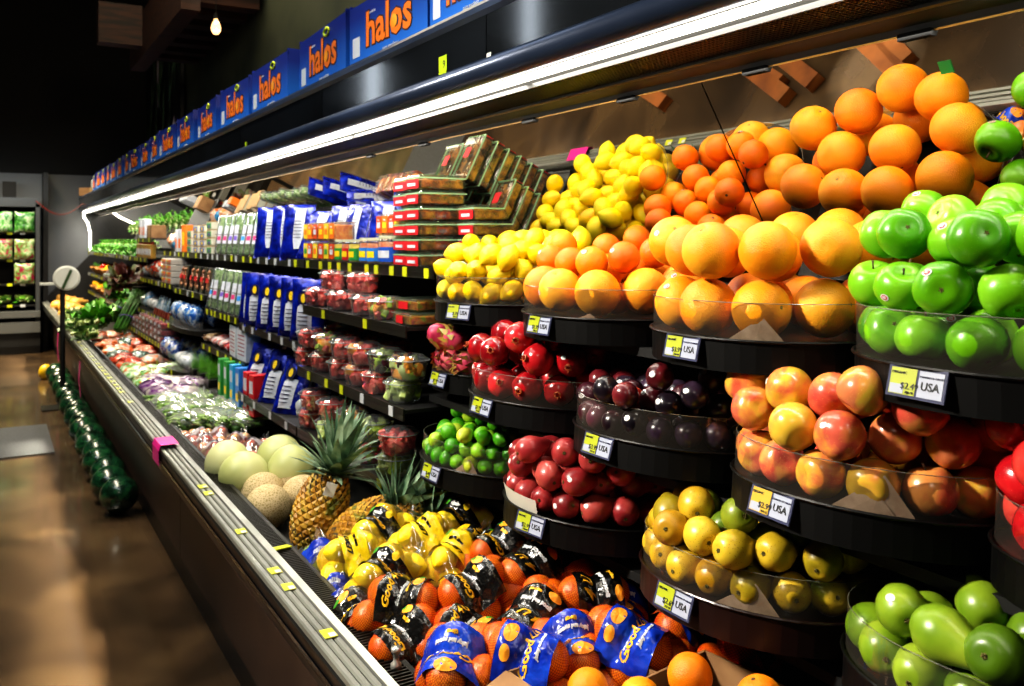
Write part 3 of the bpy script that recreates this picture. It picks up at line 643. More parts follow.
make_bin('display_bin', 'round bin with clear guard holding red apples at the right edge', C2, .492, Z2, RB, back=.26)
make_bin('display_bin', 'round black bin with clear guard holding limes', C3, 2.203, Z3, RB, back=.26, tag_px=433, price='.49', liner=[(478, .08, .04)])
make_bin('display_bin', 'round bin with a white paper collar holding red pears', C3, 1.722, Z3, RB, back=.26, tag_px=532, price='2.99', guard=False)
make_bin('display_bin', 'round bin with clear guard holding yellow pears, reddish brown rim', C3, 1.192, Z3, RB, back=.26, tag_px=676, tagm='y', price='2.69', liner=[(745, .12, .05)], tray_mat=mat('dark_maroon_tray', '#1a0806', rough=.35))
make_bin('display_bin', 'round bin with clear guard holding green pears, bottom right', C3, .71, Z3, RB, back=.26, gh=.07)
# white collar of the pear bin
mb = MB(); g = upath(0, 0, .235, .1)[1:17]; k = len(g); mb.add([(x, y, .0) for x, y in g]+[(x*1.05, y*1.05, .035) for x, y in g], [(i, i+1, k+i+1, k+i) for i in range(k-1)])
c_ = [o for o in bpy.data.objects if o.get('label', '').startswith('round bin with a white paper')][0]
mb.obj('paper_collar', mat('collar_white', '#b9b5aa', rough=.6), c_, smooth=True)
# shelf boards that carry the bins
for nm, z, x0, lab in (('top', Z1, 1.22, 'black steel shelf board carrying the top row of round bins'), ('mid', Z2, 1.2, 'black steel shelf board carrying the middle row of round bins'), ('low', Z3, 1.18, 'black steel shelf board carrying the lowest row of round bins')):
    t = tag(empty('bin_shelf', (0, 0, z-.0565-(.036 if z < 1.2 else 0))), lab, 'shelf', 'shelf boards under the bins')
    MB().box(x0, 1.595, .1, 2.55, -.02, 0).obj('board', Mblackm, t)
    for y in (.3, 1.3, 2.3): MB().prism([(x0+.05, -.02), (1.595, -.02), (1.595, -.09), (1.5, -.08)], y, y+.012).obj('bracket', Mblackm, t)
L1 = lambda p: crop(420, 100, 3.43, p); L6 = lambda p: crop(640, 180, 2.667, p); L4 = lambda p: crop(400, 290, 3.61, p); L7 = lambda p: crop(704, 350, 3.2, p); L5 = lambda p: crop(500, 440, 2.79, p); L8 = lambda p: crop(740, 450, 2.908, p)
G = 'behind the clear guard'; U2 = 'in the second row up'; U3 = 'in the third row up'; U4 = 'on the top row'
fill_bin(C1, 2.233, Z1, RB, [(G, L1([(90, 648), (130, 655), (185, 655), (250, 655), (325, 645), (380, 648)])), (U2, L1([(85, 578), (130, 598), (195, 588), (280, 592, None, None, (-1, .1, .3)), (360, 575), (420, 590)])), (U3, L1([(135, 525, None, None, (-1, 0, .5)), (195, 528), (262, 545), (300, 550), (350, 545), (405, 530)])), (U4, L1([(175, 492), (240, 493), (312, 500), (400, 490), (440, 515)]))],
    'lemon', .2, .115, 'lemons in the top left bin', 'the lemon bin', seed=11)
fill_bin(C1, 1.733, Z1, RB, [(G, L1([(395, 640, None, 'grapefruit'), (500, 652, None, 'grapefruit', (-1, .3, -.1)), (632, 655, None, 'grapefruit', 0), (775, 640, None, 'grapefruit', 0), (860, 640, None, 'grapefruit', 0)])), (U2, L1([(455, 550, 0), (515, 560, 1), (590, 562, 1), (708, 553, 1, None, (-1, .05, .5)), (805, 525, 1)])), (U3, L1([(490, 505, 0), (645, 512, 1), (760, 500, 1), (840, 490, 0)]))],
    'navel_orange', .16, .105, 'oranges in the second top bin', 'the orange bin', seed=12)
fill_bin(C1, 1.232, Z1, RB, [(G, L6([(72, 300), (110, 335), (185, 342, 1), (300, 350, 0), (465, 330, 0), (560, 330)])), (U2, L6([(95, 195), (145, 212, 1, None, 0), (225, 275), (335, 215, 0, None, 0, (.2, 1.9, -.5)), (445, 205), (550, 205, 0)])), (U3, L6([(205, 185), (268, 160), (430, 150), (520, 150)]))],
    'grapefruit', .2, .125, 'grapefruit in the third top bin', 'the grapefruit bin', seed=13)
fill_bin(C1, .737, Z1, RB, [(G, L6([(615, 400, None, None, 0), (690, 425, None, None, 0), (770, 428, None, None, 0), (905, 435, None, None, 0), (1010, 440, None, None, 0), (1100, 430, None, None, 0)])), (U2, L6([(612, 285, None, None, 0), (642, 290), (725, 300, 0, None, (-1, .1, -.45)), (850, 302, 1, None, (-1, .1, .75)), (990, 292, 0, None, 0), (1090, 300)])), (U3, L6([(660, 150, None, None, 0), (718, 165, None, None, 0), (838, 165, 1, None, (-1, .15, .75)), (945, 240, None, None, 0), (1010, 160, None, None, 0), (1090, 190)])), (U4, L6([(765, 90, None, None, (-1, 0, 1.3)), (875, 98, None, None, 0), (955, 85, None, None, 0), (990, 110, None, None, 0), (1060, 90)]))],
    'green_apple', .28, .155, 'green apples in the top right bin', 'the green apple bin', seed=14, orient='front')
fill_bin(1.29, 2.40, Z2, .15, [(G, L4([(120, 262), (190, 262), (235, 262)])), ('on top of the heap', L4([(115, 190), (195, 205)]))], 'dragon_fruit', .6, .09, 'dragon fruit in the small bin', 'the small dragon fruit bin', back=.2, seed=15, fill=False)
fill_bin(C2, 1.958, Z2, RB, [(G, L4([(315, 385), (368, 395), (455, 390), (565, 385), (660, 355), (720, 360)])), (U2, L4([(285, 285), (322, 287), (390, 297), (492, 290), (607, 288)])), (U3, L4([(330, 220), (415, 228), (460, 247), (540, 243), (640, 260), (800, 340)]))], 'pomegranate', .12, .10, 'pomegranates in the middle row bin', 'the pomegranate bin', seed=16, orient='base')
fill_bin(C2, 1.464, Z2, RB, [(G, L4([(700, 495, 2), (720, 525, 2), (768, 545, 2), (845, 552, 0), (928, 556, 0), (1000, 548, 0), (1080, 545, 0), (1150, 530, 0)])), (U2, L4([(685, 420, 2), (755, 432, 0), (800, 468, None, 'nectarine', 0), (882, 485, 1), (975, 472, 0, None, (-1, .1, .3)), (1060, 490, 0), (1130, 480, 0)])), (U3, L4([(757, 388, 0), (852, 412, 1), (905, 432, 1, None, (-1, .1, .8)), (955, 420, 1), (1030, 440, 0), (1100, 430, 2), (1170, 450, 0)]))], 'plum', .12, .085, 'plums in the middle row bin', 'the dark plum bin', seed=17)
fill_bin(C2, .974, Z2, RB, [(G, L7([(145, 400, 0, None, 0), (218, 440, 2, None, 0), (355, 468, 0, None, 0), (510, 475, 0, None, 0), (690, 475, 2, None, 0), (870, 450, 0, None, 0)])), (U2, L7([(115, 280, 1, None, 0), (180, 292, 0, None, 0), (285, 325, 0, None, 0), (418, 350, 1, None, (-1, .15, .55)), (592, 355, 3, None, 0), (765, 332, 3, None, 0), (915, 310, 2)])), (U3, L7([(142, 245, 3, None, 0), (150, 190, 0, None, 0), (280, 182, 1, None, (-1, .9, .5)), (415, 197, 2, None, 0), (552, 265, 3, None, 0), (700, 262, 2, None, (-1, .1, .5)), (850, 300, 2)])), (U4, L7([(238, 135, 0, None, 0), (470, 150, 2, None, 0), (565, 205, 2, None, 0), (790, 215, 2)]))], 'blush_apple', .2, .115, 'blush apples in the middle row bin', 'the blush apple bin', seed=18, orient='front')
fill_bin(C2, .4922, Z2, RB, [(G, [(1018, 560), (1040, 575)]), ('rising above the guard', [(1016, 456, None), (1010, 492, None), (1024, 515), (1045, 470)])], 'red_apple', .3, .12, 'red apples at the right edge', 'the red apple bin', seed=19, orient='front')
fill_bin(C3, 2.203, Z3, RB, [(G, L4([(120, 640, 0), (170, 662, 0), (216, 665, 0), (262, 668, 1), (305, 665, 0), (350, 645, 0), (400, 640, 1), (450, 640, 1)])), (U2, L4([(118, 572, 0), (180, 572, 0), (198, 612, 1), (262, 624, 1), (255, 588, 0), (315, 590, 0), (330, 625, 0), (380, 610, 2), (430, 600, 2)])), (U3, L4([(130, 545, 1), (165, 517, 0), (180, 535, 0), (237, 530, 0), (242, 558, 1), (300, 522, 0), (317, 533, 0), (305, 560, 0), (362, 555, 2), (410, 532, 2), (440, 558, 2)]))], 'lime', .14, .07, 'limes in the lowest row bin', 'the lime bin', seed=20)
fill_bin(C3, 1.722, Z3, RB, [('in the front row', L5([(70, 192), (110, 206), (160, 216), (235, 222), (320, 228), (395, 228), (460, 215)])), (U2, L5([(48, 140), (60, 165), (105, 122), (152, 142), (205, 152), (290, 192), (355, 168), (435, 160)])), (U3, L5([(90, 78), (90, 98), (130, 55), (192, 64), (192, 98), (250, 112), (330, 125), (400, 130)]))], 'red_pear', .22, .088, 'red pears in the lowest row bin', 'the red pear bin', seed=21, orient='base')
fill_bin(C3, 1.192, Z3, RB, [(G, L5([(425, 318, 0), (455, 352, 0), (528, 380, 0), (597, 410, 0), (705, 405, 1), (780, 430, 0)])+L8([(160, 407, 0), (290, 407, 1), (415, 395, 1)])), (U2, L5([(430, 270, 0), (487, 280, 0), (592, 290, 0), (655, 320, 1)])+L8([(100, 300, 1), (215, 345, 1), (315, 312, 1)])), (U3, L5([(495, 200, 1), (515, 232, 0), (555, 185, 2), (620, 240, 2), (690, 268, 2)])+L8([(40, 245, 2), (200, 270, 2)]))], 'yellow_pear', .12, .09, 'yellow pears in the lowest row bin', 'the yellow pear bin', seed=22, orient='base')
fill_bin(C3, .71, Z3, RB, [(G, L8([(375, 550, 0, None, 0), (410, 622, 0, None, 0), (495, 690, 0, None, 0), (590, 720, 1), (740, 640, 1, None, 0), (815, 625, 1)])), ('on top of the pile', L8([(492, 508, 0, None, (-1, .0, .9)), (592, 600, 0, None, 0, (.2, -1.75, 1.25)), (580, 482, 1, None, 0), (722, 497, 1), (800, 520, 1)]))], 'green_pear', .06, .075, 'green pears in the bottom right bin', 'the green pear bin', seed=23, orient='base')
# ------------------------------------------------------------------ shelves of packaged goods
Mlipb = mat('shelf_lip_black', '#14120f', rough=.4); Mtagw2 = mat('tag_plain_white', '#b9bcc0', rough=.5); Mtagy2 = mat('tag_yellow', '#c2c912', rough=.5)
def Yat(px, X): return P(px, 240, X=X).y
def Zs(s, X=1.12): return 1.5-s*X/CP
tagm = [MB().box(-.003, 0, -.017, .017, -.016, .016).mesh('price_tag', m) for m in (Mtagy2, Mtagw2)]
def shelf(label, X, Z, Ya, Yb, tags=0, seed=0, wmix=.3, thick=.034, curved=False, Xb=1.59):
    t = tag(empty('merchandise_shelf', (X, (Ya+Yb)/2, Z)), label, 'shelf', 'shelves of the case'); w = (Yb-Ya)/2-.004
    MB().box(.004, Xb-X, -w, w, -.012, 0).obj('board', Mblackm, t)
    if curved:
        pts = [(-.10*math.cos(a)+.02, w*math.sin(a)) for a in [PI*i/16-PI/2 for i in range(17)]]; k = len(pts)
        MB().add([(x, y, -.03) for x, y in pts]+[(x, y, .0) for x, y in pts], [(i, (i+1) % k, k+(i+1) % k, k+i) for i in range(k)]+[tuple(range(k)), tuple(range(k, 2*k))]).obj('curved_lip', Mlipb, t)
        MB().add([(x*.97, y*.97, .0) for x, y in pts]+[(x*.97, y*.97, .055) for x, y in pts], [(i, i+1, k+i+1, k+i) for i in range(k-1)]).obj('clear_fence', clear('clear_fence', (.9, .93, .95), .05, .3, .05), t)
    else:
        mb = MB().prism([(0, -thick), (.006, -thick), (.006, .004), (0, .004)], -w, w); 
        for z in (-thick+.002, -.014, .003): mb.box(-.002, 0, -w, w, z-.0012, z+.0012)
        mb.obj('lip_rail', Mlipb, t)
    r = random.Random(seed)
    for k in range(tags):
        y = -w+2*w*(k+.5+r.uniform(-.25, .25))/tags
        x = -.10*math.cos(math.asin(max(-1, min(1, y/w))))+.018 if curved else -.001
        put('price_tag', tagm[r.random() < wmix], t, (x, y, -.016))
    return t
T = 1.20; ZT = 1.409; A_ = 1.12
SH = {}
def sh(key, *a, **k): SH[key] = a[2]; return shelf(*a, **k)
sh('t1', 'top shelf under the dip cups and jars, dense with yellow tags', T, ZT, 2.52, 3.84, 10, 1, .0); sh('t2', 'top shelf under the standing blue salad pouches', T, ZT, 3.85, 4.72, 5, 2, .9)
sh('t3', 'top shelf under the long clear sprout packs', T, ZT, 4.73, 5.80, 7, 3, .5); sh('t4', 'top shelf under the stacked tofu packs', T, ZT, 5.81, 7.6, 9, 4, .2); sh('t5', 'top shelf at the far end under leafy greens', A_, Zs(.12), 7.9, 13.2, 24, 5, .3)
sh('a1', 'second shelf holding a few cut fruit tubs and flat boxes', A_, Zs(.212), 2.55, 3.62, 2, 6, 0); sh('b1', 'middle shelf packed with two tiers of cut fruit tubs', 1.09, Zs(.415, 1.09), 2.50, 3.6, 5, 7, .3); sh('c1', 'lowest shelf of cut fruit tubs beside the pineapples', 1.06, Zs(.617, 1.06), 2.42, 3.5, 2, 8, .9)
sh('a2', 'shelf under the second row of blue salad pouches', A_, Zs(.336), 3.63, 4.72, 5, 9, .9); sh('c2', 'low shelf under the leaning blue pouches', 1.06, Zs(.617, 1.06), 3.51, 4.5, 4, 10, .9)
sh('a3', 'shelf under the second row of clear sprout packs', A_, Zs(.32), 4.73, 5.6, 7, 11, .3); sh('b3', 'shelf with leaflet box and small trays', A_, Zs(.49), 4.6, 5.7, 6, 12, .1); sh('c3', 'shelf with potted wheatgrass and coloured cartons', 1.06, Zs(.69, 1.06), 4.3, 5.75, 8, 13, .3)
sh('a4', 'shelf of black mushroom trays', A_, Zs(.262), 5.61, 6.7, 5, 14, .4); sh('b4', 'curved shelf holding blue garlic packs', A_, Zs(.44), 5.72, 6.7, 1, 15, 0, curved=True); sh('c4', 'lower curved shelf holding blue net packs', 1.06, Zs(.68, 1.06), 5.77, 6.8, 2, 16, 0, curved=True)
sh('a5', 'shelf of stacked yellow striped trays', A_, Zs(.25), 6.72, 8.7, 12, 17, .2); sh('b5', 'shelf of ziplock packs in a red tray', A_, Zs(.46), 6.72, 8.7, 14, 18, .3); sh('c5', 'shelf of red fruit trays', 1.06, Zs(.62, 1.06), 6.83, 8.6, 12, 19, .1)
sh('a6', 'far shelf with squash and pepper baskets', A_, Zs(.335), 8.8, 13.2, 20, 20, .4); sh('b6', 'far lower shelf with tan baskets', A_, Zs(.52), 8.8, 13.2, 18, 21, .4)
# ---- materials for packs
Mpet = clear('clear_plastic', (.96, .98, .97), .08, .35, .05, (.85, .9, .95)); Mpetg = clear('green_tinted_plastic', (.86, .93, .80), .08, .35, .03, (.6, .8, .6)); Mfilm = clear('crinkled_film', (.97, .97, .98), .12, .6, .06, (1, 1, 1))
Mblue = mat('blue_foil', ['#06105e', '#0a1c8e', '#1230b8'], rough=.24, nscale=18, metal=.35, bump=.5, bscale=26, spec=.7)
Mbluel = mat('light_blue_print', '#2f7bd0', rough=.35); Mlab = mat('paper_label', ['#b8bcc6', '#ccd0d8'], rough=.5, nscale=40)
Mlabp = mat('violet_label', '#6f55b4', rough=.5); Mlabk = mat('pink_label', '#c83a72', rough=.5); Mlabr = mat('red_label', '#c21a24', rough=.45); Mlabg = mat('green_label', '#2d8f3c', rough=.45); Mlabo = mat('orange_label', '#ec7414', rough=.45); Mlaby = mat('yellow_label', '#eecb1c', rough=.45); Mcard = mat('brown_cardboard', ['#7d5a38', '#94704a'], rough=.8, nscale=12)
Mleafm = mat('leaf_mix', ['#3c6a1c', '#6b9a3c', '#a4c074'], rough=.55, nscale=40, bump=.3, bscale=90)
def n3(x, y, z, s=1.0): return noise.noise(Vector((x*s, y*s, z*s)))
def pouch(name, w, h, d, m, nu=12, nv=14, amp=.006, seed=0, front=True):
    mb = MB()
    for sg in (-1, 1):
        def fn(u, v):
            a = 2*u-1; b = 2*v-1; t = d/2*(1-abs(a)**2.5)**.6*(1-abs(b)**5)**.7*(1.15-.35*v) if abs(a) < 1 and abs(b) < 1 else 0
            c = n3(u*5+seed, v*6, sg*3.1)*amp*(1-a*a)+n3(u*13+seed, v*15, sg)*amp*.5
            return (sg*t+d*.5+c*.8, a*w/2*(1-.05*math.sin(v*PI)), v*h)
        mb.grid(fn, nu, nv)
    return mb
def chunks(n, bx, s, seed, round_=True):
    r = random.Random(seed); mb = MB(); k3 = 3
    for i in range(n):
        mb.mi = r.randrange(k3) if round_ else 0; c = (r.uniform(-bx[0], bx[0]), r.uniform(-bx[1], bx[1]), r.uniform(bx[2], bx[3])); q = s*r.uniform(.7, 1.25)
        M = Matrix.Translation(c) @ Euler((r.uniform(0, 3), r.uniform(0, 3), r.uniform(0, 3))).to_matrix().to_4x4()
        mb.box(-q, q, -q*.8, q*.8, -q*.6, q*.6, M, bev=q*.3)
    return mb
# blue pouch
o = put('salad_pouch', pouch('p', .17, .27, .055, None).mesh('salad_pouch', Mblue, smooth=True))
lb = MB().grid(lambda u, v: (-.004+.010*(2*u-1)**2+.0*v+.006*(2*v-1)**2-.006, (u-.5)*.055-.02, .05+.19*v), 4, 8).obj('white_label', Mlab, o, smooth=True)
for k in range(6): MB().box(-.012, -.0105, -.042, .0+.01*(k % 2), .10+.016*k, .103+.016*k).obj('print_line', Mnavy, lb)
proto(o); POU = o
o = put('salad_pouch', pouch('p', .17, .27, .055, None, seed=4).mesh('salad_pouch', Mblue, smooth=True))
lb = MB().grid(lambda u, v: (-.010+.010*(2*u-1)**2+.006*(2*v-1)**2, (u-.5)*.075, .03+.13*v), 4, 8).obj('white_label', Mlab, o, smooth=True)
MB().lathe([(0, 0), (.028, 0), (.028, .0015), (0, .0015)], 16, Matrix.Translation((-.0125, 0, .185)) @ Matrix.Rotation(-PI/2, 4, 'Y')).obj('round_emblem', Mnavy, o); MB().lathe([(0, 0), (.020, 0), (.020, .0025), (0, .0025)], 16, Matrix.Translation((-.0128, 0, .185)) @ Matrix.Rotation(-PI/2, 4, 'Y') @ Matrix.Diagonal((1, .6, 1, 1))).obj('round_emblem', Mlaby, o)
for k in range(5): MB().box(-.0125, -.011, -.025, .025, .05+.018*k, .054+.018*k).obj('print_line', Mnavy, lb)
proto(o); POE = o
# sprout pack
def rbox(mb, x0, x1, y0, y1, z0, z1, b): return mb.box(x0, x1, y0, y1, z0, z1, bev=b)
def sprout(band):
    o = put('sprout_pack', MB().box(0, .05, -.045, .045, 0, .255, bev=.018).mesh('sprout_pack', Mpet, smooth=True))
    mb = MB(); r = random.Random(3)
    for k in range(46):
        z = r.uniform(.01, .23); y = r.uniform(-.03, .03); x = r.uniform(.012, .04); mb.tube([(x, y, z), (x+r.uniform(-.01, .01), y+r.uniform(-.012, .012), min(.245, z+.03)), (x, y+r.uniform(-.01, .01), min(.248, z+.055))], [.003, .0045, .001], 4)
    mb.obj('sprouts', Mleafm, o); MB().box(.012, .038, -.034, .034, .01, .24, bev=.01).obj('sprout_filling', mat('pale_sprouts', ['#5c8038', '#8aa860', '#bccb94'], rough=.6, nscale=60), o)
    l = MB().box(-.002, 0, -.018, .018, .07, .18).obj('paper_label', Mlab, o); MB().box(-.003, -.002, -.015, .015, .09, .115).obj('colour_band', band, l)
    MB().box(-.003, .053, -.047, .047, .124, .128).obj('lid_seam', Medge, o); return proto(o)
SPR = [sprout(Mlabp), sprout(Mlabk), sprout(mat('blue_label', '#2f8bd8', rough=.45))]
# cut fruit tub
def tub(cols, seed, r0=.048, r1=.06, h=.06):
    o = put('fruit_tub', MB().lathe([(0, 0), (r0, 0), (r0+.003, .004), (r1, h), (r1+.006, h+.001), (r1+.006, h+.004), (r1-.004, h+.010), (r1-.012, h+.018), (0, h+.019)], 20, fn=lambda v, a: (v[0]*1.0, v[1]*(1+.12*abs(math.sin(2*a))), v[2])).mesh('fruit_tub', Mpet, smooth=False))
    mb = chunks(38, (.035, .041, .014, h+.002), .0165, seed); mb.obj('cut_fruit', cols, o); MB().tube([((r1+.005)*math.cos(2*PI*i/20), (r1+.005)*math.sin(2*PI*i/20)*(1+.12*abs(math.sin(4*PI*i/20))), h+.003) for i in range(21)], .0017, 5, cap=False).obj('lid_rim', mat('clear_rim', '#8f9694', rough=.15), o, smooth=True); MB().lathe([(0, .003), (r0-.012, .003), (r1-.018, h-.012), (0, h-.01)], 14).obj('fruit_filling', cols[0], o, smooth=True); return proto(o)
Mwm = mat('watermelon_flesh', ['#d83c40', '#f06058', '#f88878'], rough=.3, nscale=40); Mmel = mat('melon_flesh', ['#e8902c', '#f2a644'], rough=.3, nscale=30); Mgrp = mat('green_grape', ['#7f9a2c', '#a6bd48'], rough=.25, nscale=30); Mhd = mat('honeydew_flesh', ['#b9cf70', '#d4df9a'], rough=.3, nscale=30); Mblk = mat('dark_grape', ['#2c0f18', '#521c28'], rough=.3)
TUB = {'watermelon': tub([Mwm, Mwm, Mwm], 1), 'melon and grape': tub([Mmel, Mgrp, Mwm], 2), 'watermelon and mango': tub([Mwm, Mmel, Mwm], 3), 'honeydew': tub([Mhd, Mhd, Mgrp], 4), 'grape and honeydew': tub([Mgrp, Mhd, Mblk], 5), 'mixed fruit': tub([Mhd, Mmel, Mblk], 6)}
# date box
o = put('date_box', MB().box(0, .17, -.058, .058, 0, .050, bev=.008).mesh('date_box', Mpetg)); chunks(40, (.068, .045, .010, .032), .011, 9).obj('dates', [mat('brown_dates', ['#3c1806', '#8a440e', '#c0741c'], rough=.3, nscale=40)]*3, o, loc=(.085, 0, 0))
MB().box(-.003, .002, -.061, .061, .036, .041).box(.169, .174, -.061, .061, .036, .041).box(.002, .169, -.061, -.056, .036, .041).box(.002, .169, .056, .061, .036, .041).obj('lid_rim', mat('green_plastic_rim', '#8fae88', rough=.2), o); l = MB().box(-.0045, -.003, -.05, .05, .004, .034).obj('red_label', Mlabr, o); MB().box(-.006, -.0045, -.03, .03, .012, .022).obj('label_print', Mlab, l); MB().box(.004, .166, -.054, .054, .004, .033, bev=.008).obj('date_filling', mat('brown_dates', ''), o); MB().box(.05, .09, -.02, .02, .0505, .0512).obj('lid_label', Mlabr, o)
DAT = proto(o)
# snack packets, dip cups, jars
def packet(c1, c2):
    o = put('snack_pack', MB().box(0, .09, -.03, .03, 0, .082, bev=.004).mesh('snack_pack', Mpet)); MB().box(.006, .084, -.026, .026, .003, .070, bev=.006).obj('filling', mat('mango_slices', ['#d85a0c', '#f08a20', '#f4b040'], rough=.35, nscale=40), o)
    l = MB().box(-.002, 0, -.027, .027, .012, .075).obj('sleeve_label', c1, o); MB().box(-.0032, -.002, -.017, .017, .03, .052).obj('label_print', c2, l); MB().box(-.0035, -.0032, -.010, .010, .058, .064).obj('label_print', Mlab, l); return proto(o)
PAK = [packet(Mlabo, Mlaby), packet(Mlaby, Mlabo), packet(mat('deep_orange', '#d8480c', rough=.4), Mlab), packet(Mlaby, Mlabg)]
def jar(r, h, c1, c2, fillc):
    o = put('fruit_jar', MB().lathe([(0, 0), (r*.92, 0), (r, .006), (r, h*.86), (r*.94, h*.9), (r*.94, h), (0, h)], 20).mesh('fruit_jar', Mpet, smooth=False)); MB().lathe([(0, .003), (r*.9, .004), (r*.95, h*.8), (0, h*.82)], 16).obj('filling', fillc, o, smooth=True)
    MB().lathe([(r*1.01, h*.12), (r*1.01, h*.62)], 20).obj('label_band', c1, o, smooth=True); MB().lathe([(r*1.02, h*.25), (r*1.02, h*.5)], 14, a0=PI*.75, a1=PI*1.25, closed=False).obj('label_print', c2, o, smooth=True)
    MB().lathe([(0, h*1.01), (r*.98, h*1.01), (r*.98, h*.9), (r*.96, h*.9)], 20).obj('lid', mat('clear_lid', '#c9c7a8', rough=.25), o, smooth=False); return proto(o)
Mpch = mat('peach_slices', ['#c8501c', '#e0783c', '#e8965c'], rough=.3, nscale=30)
JAR = [jar(.036, .092, Mlabg, Mlaby, Mlaby), jar(.036, .092, Mlabr, Mlaby, Mlabo), jar(.042, .098, Mbluel, Mlaby, Mpch), jar(.060, .105, mat('blue_label2', '#1d4fb0', rough=.4), Mlab, Mpch)]
def simple(name, parts): # [(partname, (x0..z1), mat, bevel)]
    (n0, b0, m0, v0) = parts[0]; o = put(name, MB().box(*b0, bev=v0).mesh(name, m0))
    for n_, b_, m_, v_ in parts[1:]: MB().box(*b_, bev=v_).obj(n_, m_, o)
    return proto(o)
def place(pr, name_lab, X, Ys, Z, shelfw, lean=0, rz=0, group=None, cat='package', jit=.004, names=None, hs=None, one=None, sc=1):
    """left to right in the photo = from far to near"""
    Ys = sorted(Ys, reverse=True); n = len(Ys); r = random.Random(hash(shelfw) % 1 + n)
    for i, y in enumerate(Ys):
        p = pr[i % len(pr)] if isinstance(pr, list) else pr
        nm = names[i % len(names)] if names else name_lab
        if cat == 'package' and n == 1: l_ = f"{nm} {shelfw}"
        else: l_ = f"{nm}, {ordl(i, n)} {shelfw}"
        dup(p, (X+r.uniform(0, jit), y, (hs[i] if hs else Z)+.0005), (0, lean+r.uniform(-.3, .3)*abs(lean), rz+r.uniform(-.06, .06)), sc, l_, group or f"{name_lab} {shelfw}"[:60], cat)
def lin(a, b, n): return [a+(b-a)*(i+.5)/n for i in range(n)]
# top shelf from the lemons outwards
for k in range(6): dup(DAT, (T+.01, 2.70, ZT+.001+.0515*k), (0, 0, .02*(k % 2)), 1, f"green lidded box of brown dates, {['lowest','second','third','fourth','fifth','topmost'][k]} in the tall stack", 'stacked date boxes', 'package')
for k in range(4): dup(DAT, (T+.14, 2.56, ZT+.001+.0515*k), (0, 0, -.02*(k % 2)), 1, f"green lidded box of brown dates, {['lowest','second','third','topmost'][k]} in the short stack beside the lemons", 'short stack of date boxes', 'package')
for k in range(6): dup(DAT, (T+.03, 2.85, ZT+.001+.0515*k), (0, 0, .01*(k % 2)), 1, f"green lidded date box, {['lowest','second','third','fourth','fifth','topmost'][k]} in the stack beside the peach jars", 'date boxes by the jars', 'package')
place([JAR[3]], 'wide peach jar with blue label', T+.065, [2.98], ZT, 'beside the stacked date boxes', group='fruit jars', jit=0)
place([JAR[2]], 'peach jar with light blue label', T+.05, lin(3.06, 3.24, 2), ZT, 'between the wide jar and green cups', group='fruit jars')
place([JAR[0], JAR[1]], 'fruit cup', T+.04, lin(3.25, 3.5, 3), ZT, 'beside the jars', names=['fruit cup with green and yellow label', 'fruit cup with red and yellow label'], group='fruit jars')
for tier, nm in ((0, 'lower'), (1, 'upper')):
    place([PAK[1], PAK[0], PAK[2], PAK[0]] if tier else [PAK[3], PAK[2], PAK[1], PAK[2]], 'orange and yellow mango snack pack', T+.005, lin(3.48, 3.9, 6), ZT+.084*tier, f'in the {nm} tier of snack packs', jit=.008)
place([PAK[2], PAK[0]], 'small orange snack pack', T+.08, lin(2.97, 3.2, 4), ZT+.106, 'lying on top of the peach jars', lean=0.0)
place(POU, 'blue foil salad pouch', T+.01, [4.08, 4.33, 4.58], ZT, 'standing on the top shelf', lean=.16, jit=.02, rz=.75)
place(POU, 'blue foil salad pouch', T+.03, [3.93], ZT, 'leaning hard beside the snack packs', lean=.4, rz=.6)
for i, (y, x) in enumerate([(3.45, T+.20), (3.65, T+.19), (3.85, T+.2), (3.3, T+.2)]):
    dup(POU, (x-.07, y, ZT+.02), (0, .25, .2*(i-1)+.3), .9, f"blue foil salad pouch, {ORD[i]} of those lying behind the snack packs", 'blue pouches behind the snack packs', 'pouch')
place([SPR[2], SPR[0], SPR[0], SPR[1], SPR[1]][::-1], 'long clear sprout pack', T+.005, lin(4.72, 5.72, 7), ZT, 'on the top shelf', lean=.2, rz=.4, names=['clear sprout pack with pink band', 'clear sprout pack with pink band', 'clear sprout pack with violet band', 'clear sprout pack with violet band', 'clear sprout pack with blue band', 'clear sprout pack with pink band', 'clear sprout pack with pink band'])
Mtof = mat('tofu_white', '#c9c4b0', rough=.5); Mcap = mat('pale_wood_lid', '#b08b54', rough=.6)
TOF = simple('tofu_pack', [('box', (0, .12, -.07, .07, 0, .045), Mtof, .006), ('lid', (-.001, .121, -.071, .071, .043, .047), Mcap, 0), ('label_band', (-.002, 0, -.06, .06, .008, .036), mat('blue_label2', '#1d4fb0', rough=.4), 0), ('label_print', (-.003, -.002, -.03, .02, .012, .03), Mlaby, 0)])
TOG = simple('tofu_pack', [('box', (0, .12, -.07, .07, 0, .05), Mtof, .006), ('lid', (-.001, .121, -.071, .071, .048, .052), Mcap, 0), ('label_band', (-.002, 0, -.06, .06, .008, .04), Mlabg, 0), ('label_print', (-.003, -.002, -.03, .02, .012, .03), mat('purple_print', '#5a2c8c', rough=.4), 0)])
for c_, (y, p_, w_) in enumerate([(5.88, TOG, 'green band'), (6.1, TOF, 'blue band'), (6.32, TOF, 'blue band'), (6.55, TOG, 'green band')]):
    for k in range(4 if c_ != 3 else 3): dup(p_, (T+.005, y, ZT+.001+(.0525 if p_ is TOG else .0475)*k), (0, 0, 0), 1, f"{w_} tofu pack, {ORD[k]} from bottom, {ORD[c_]} stack from the right", 'stacked tofu packs', 'package')
CTN = simple('tall_carton', [('box', (0, .06, -.05, .05, 0, .2), Mlabo, .004), ('print', (-.001, 0, -.035, .035, .05, .15), Mlaby, 0)])
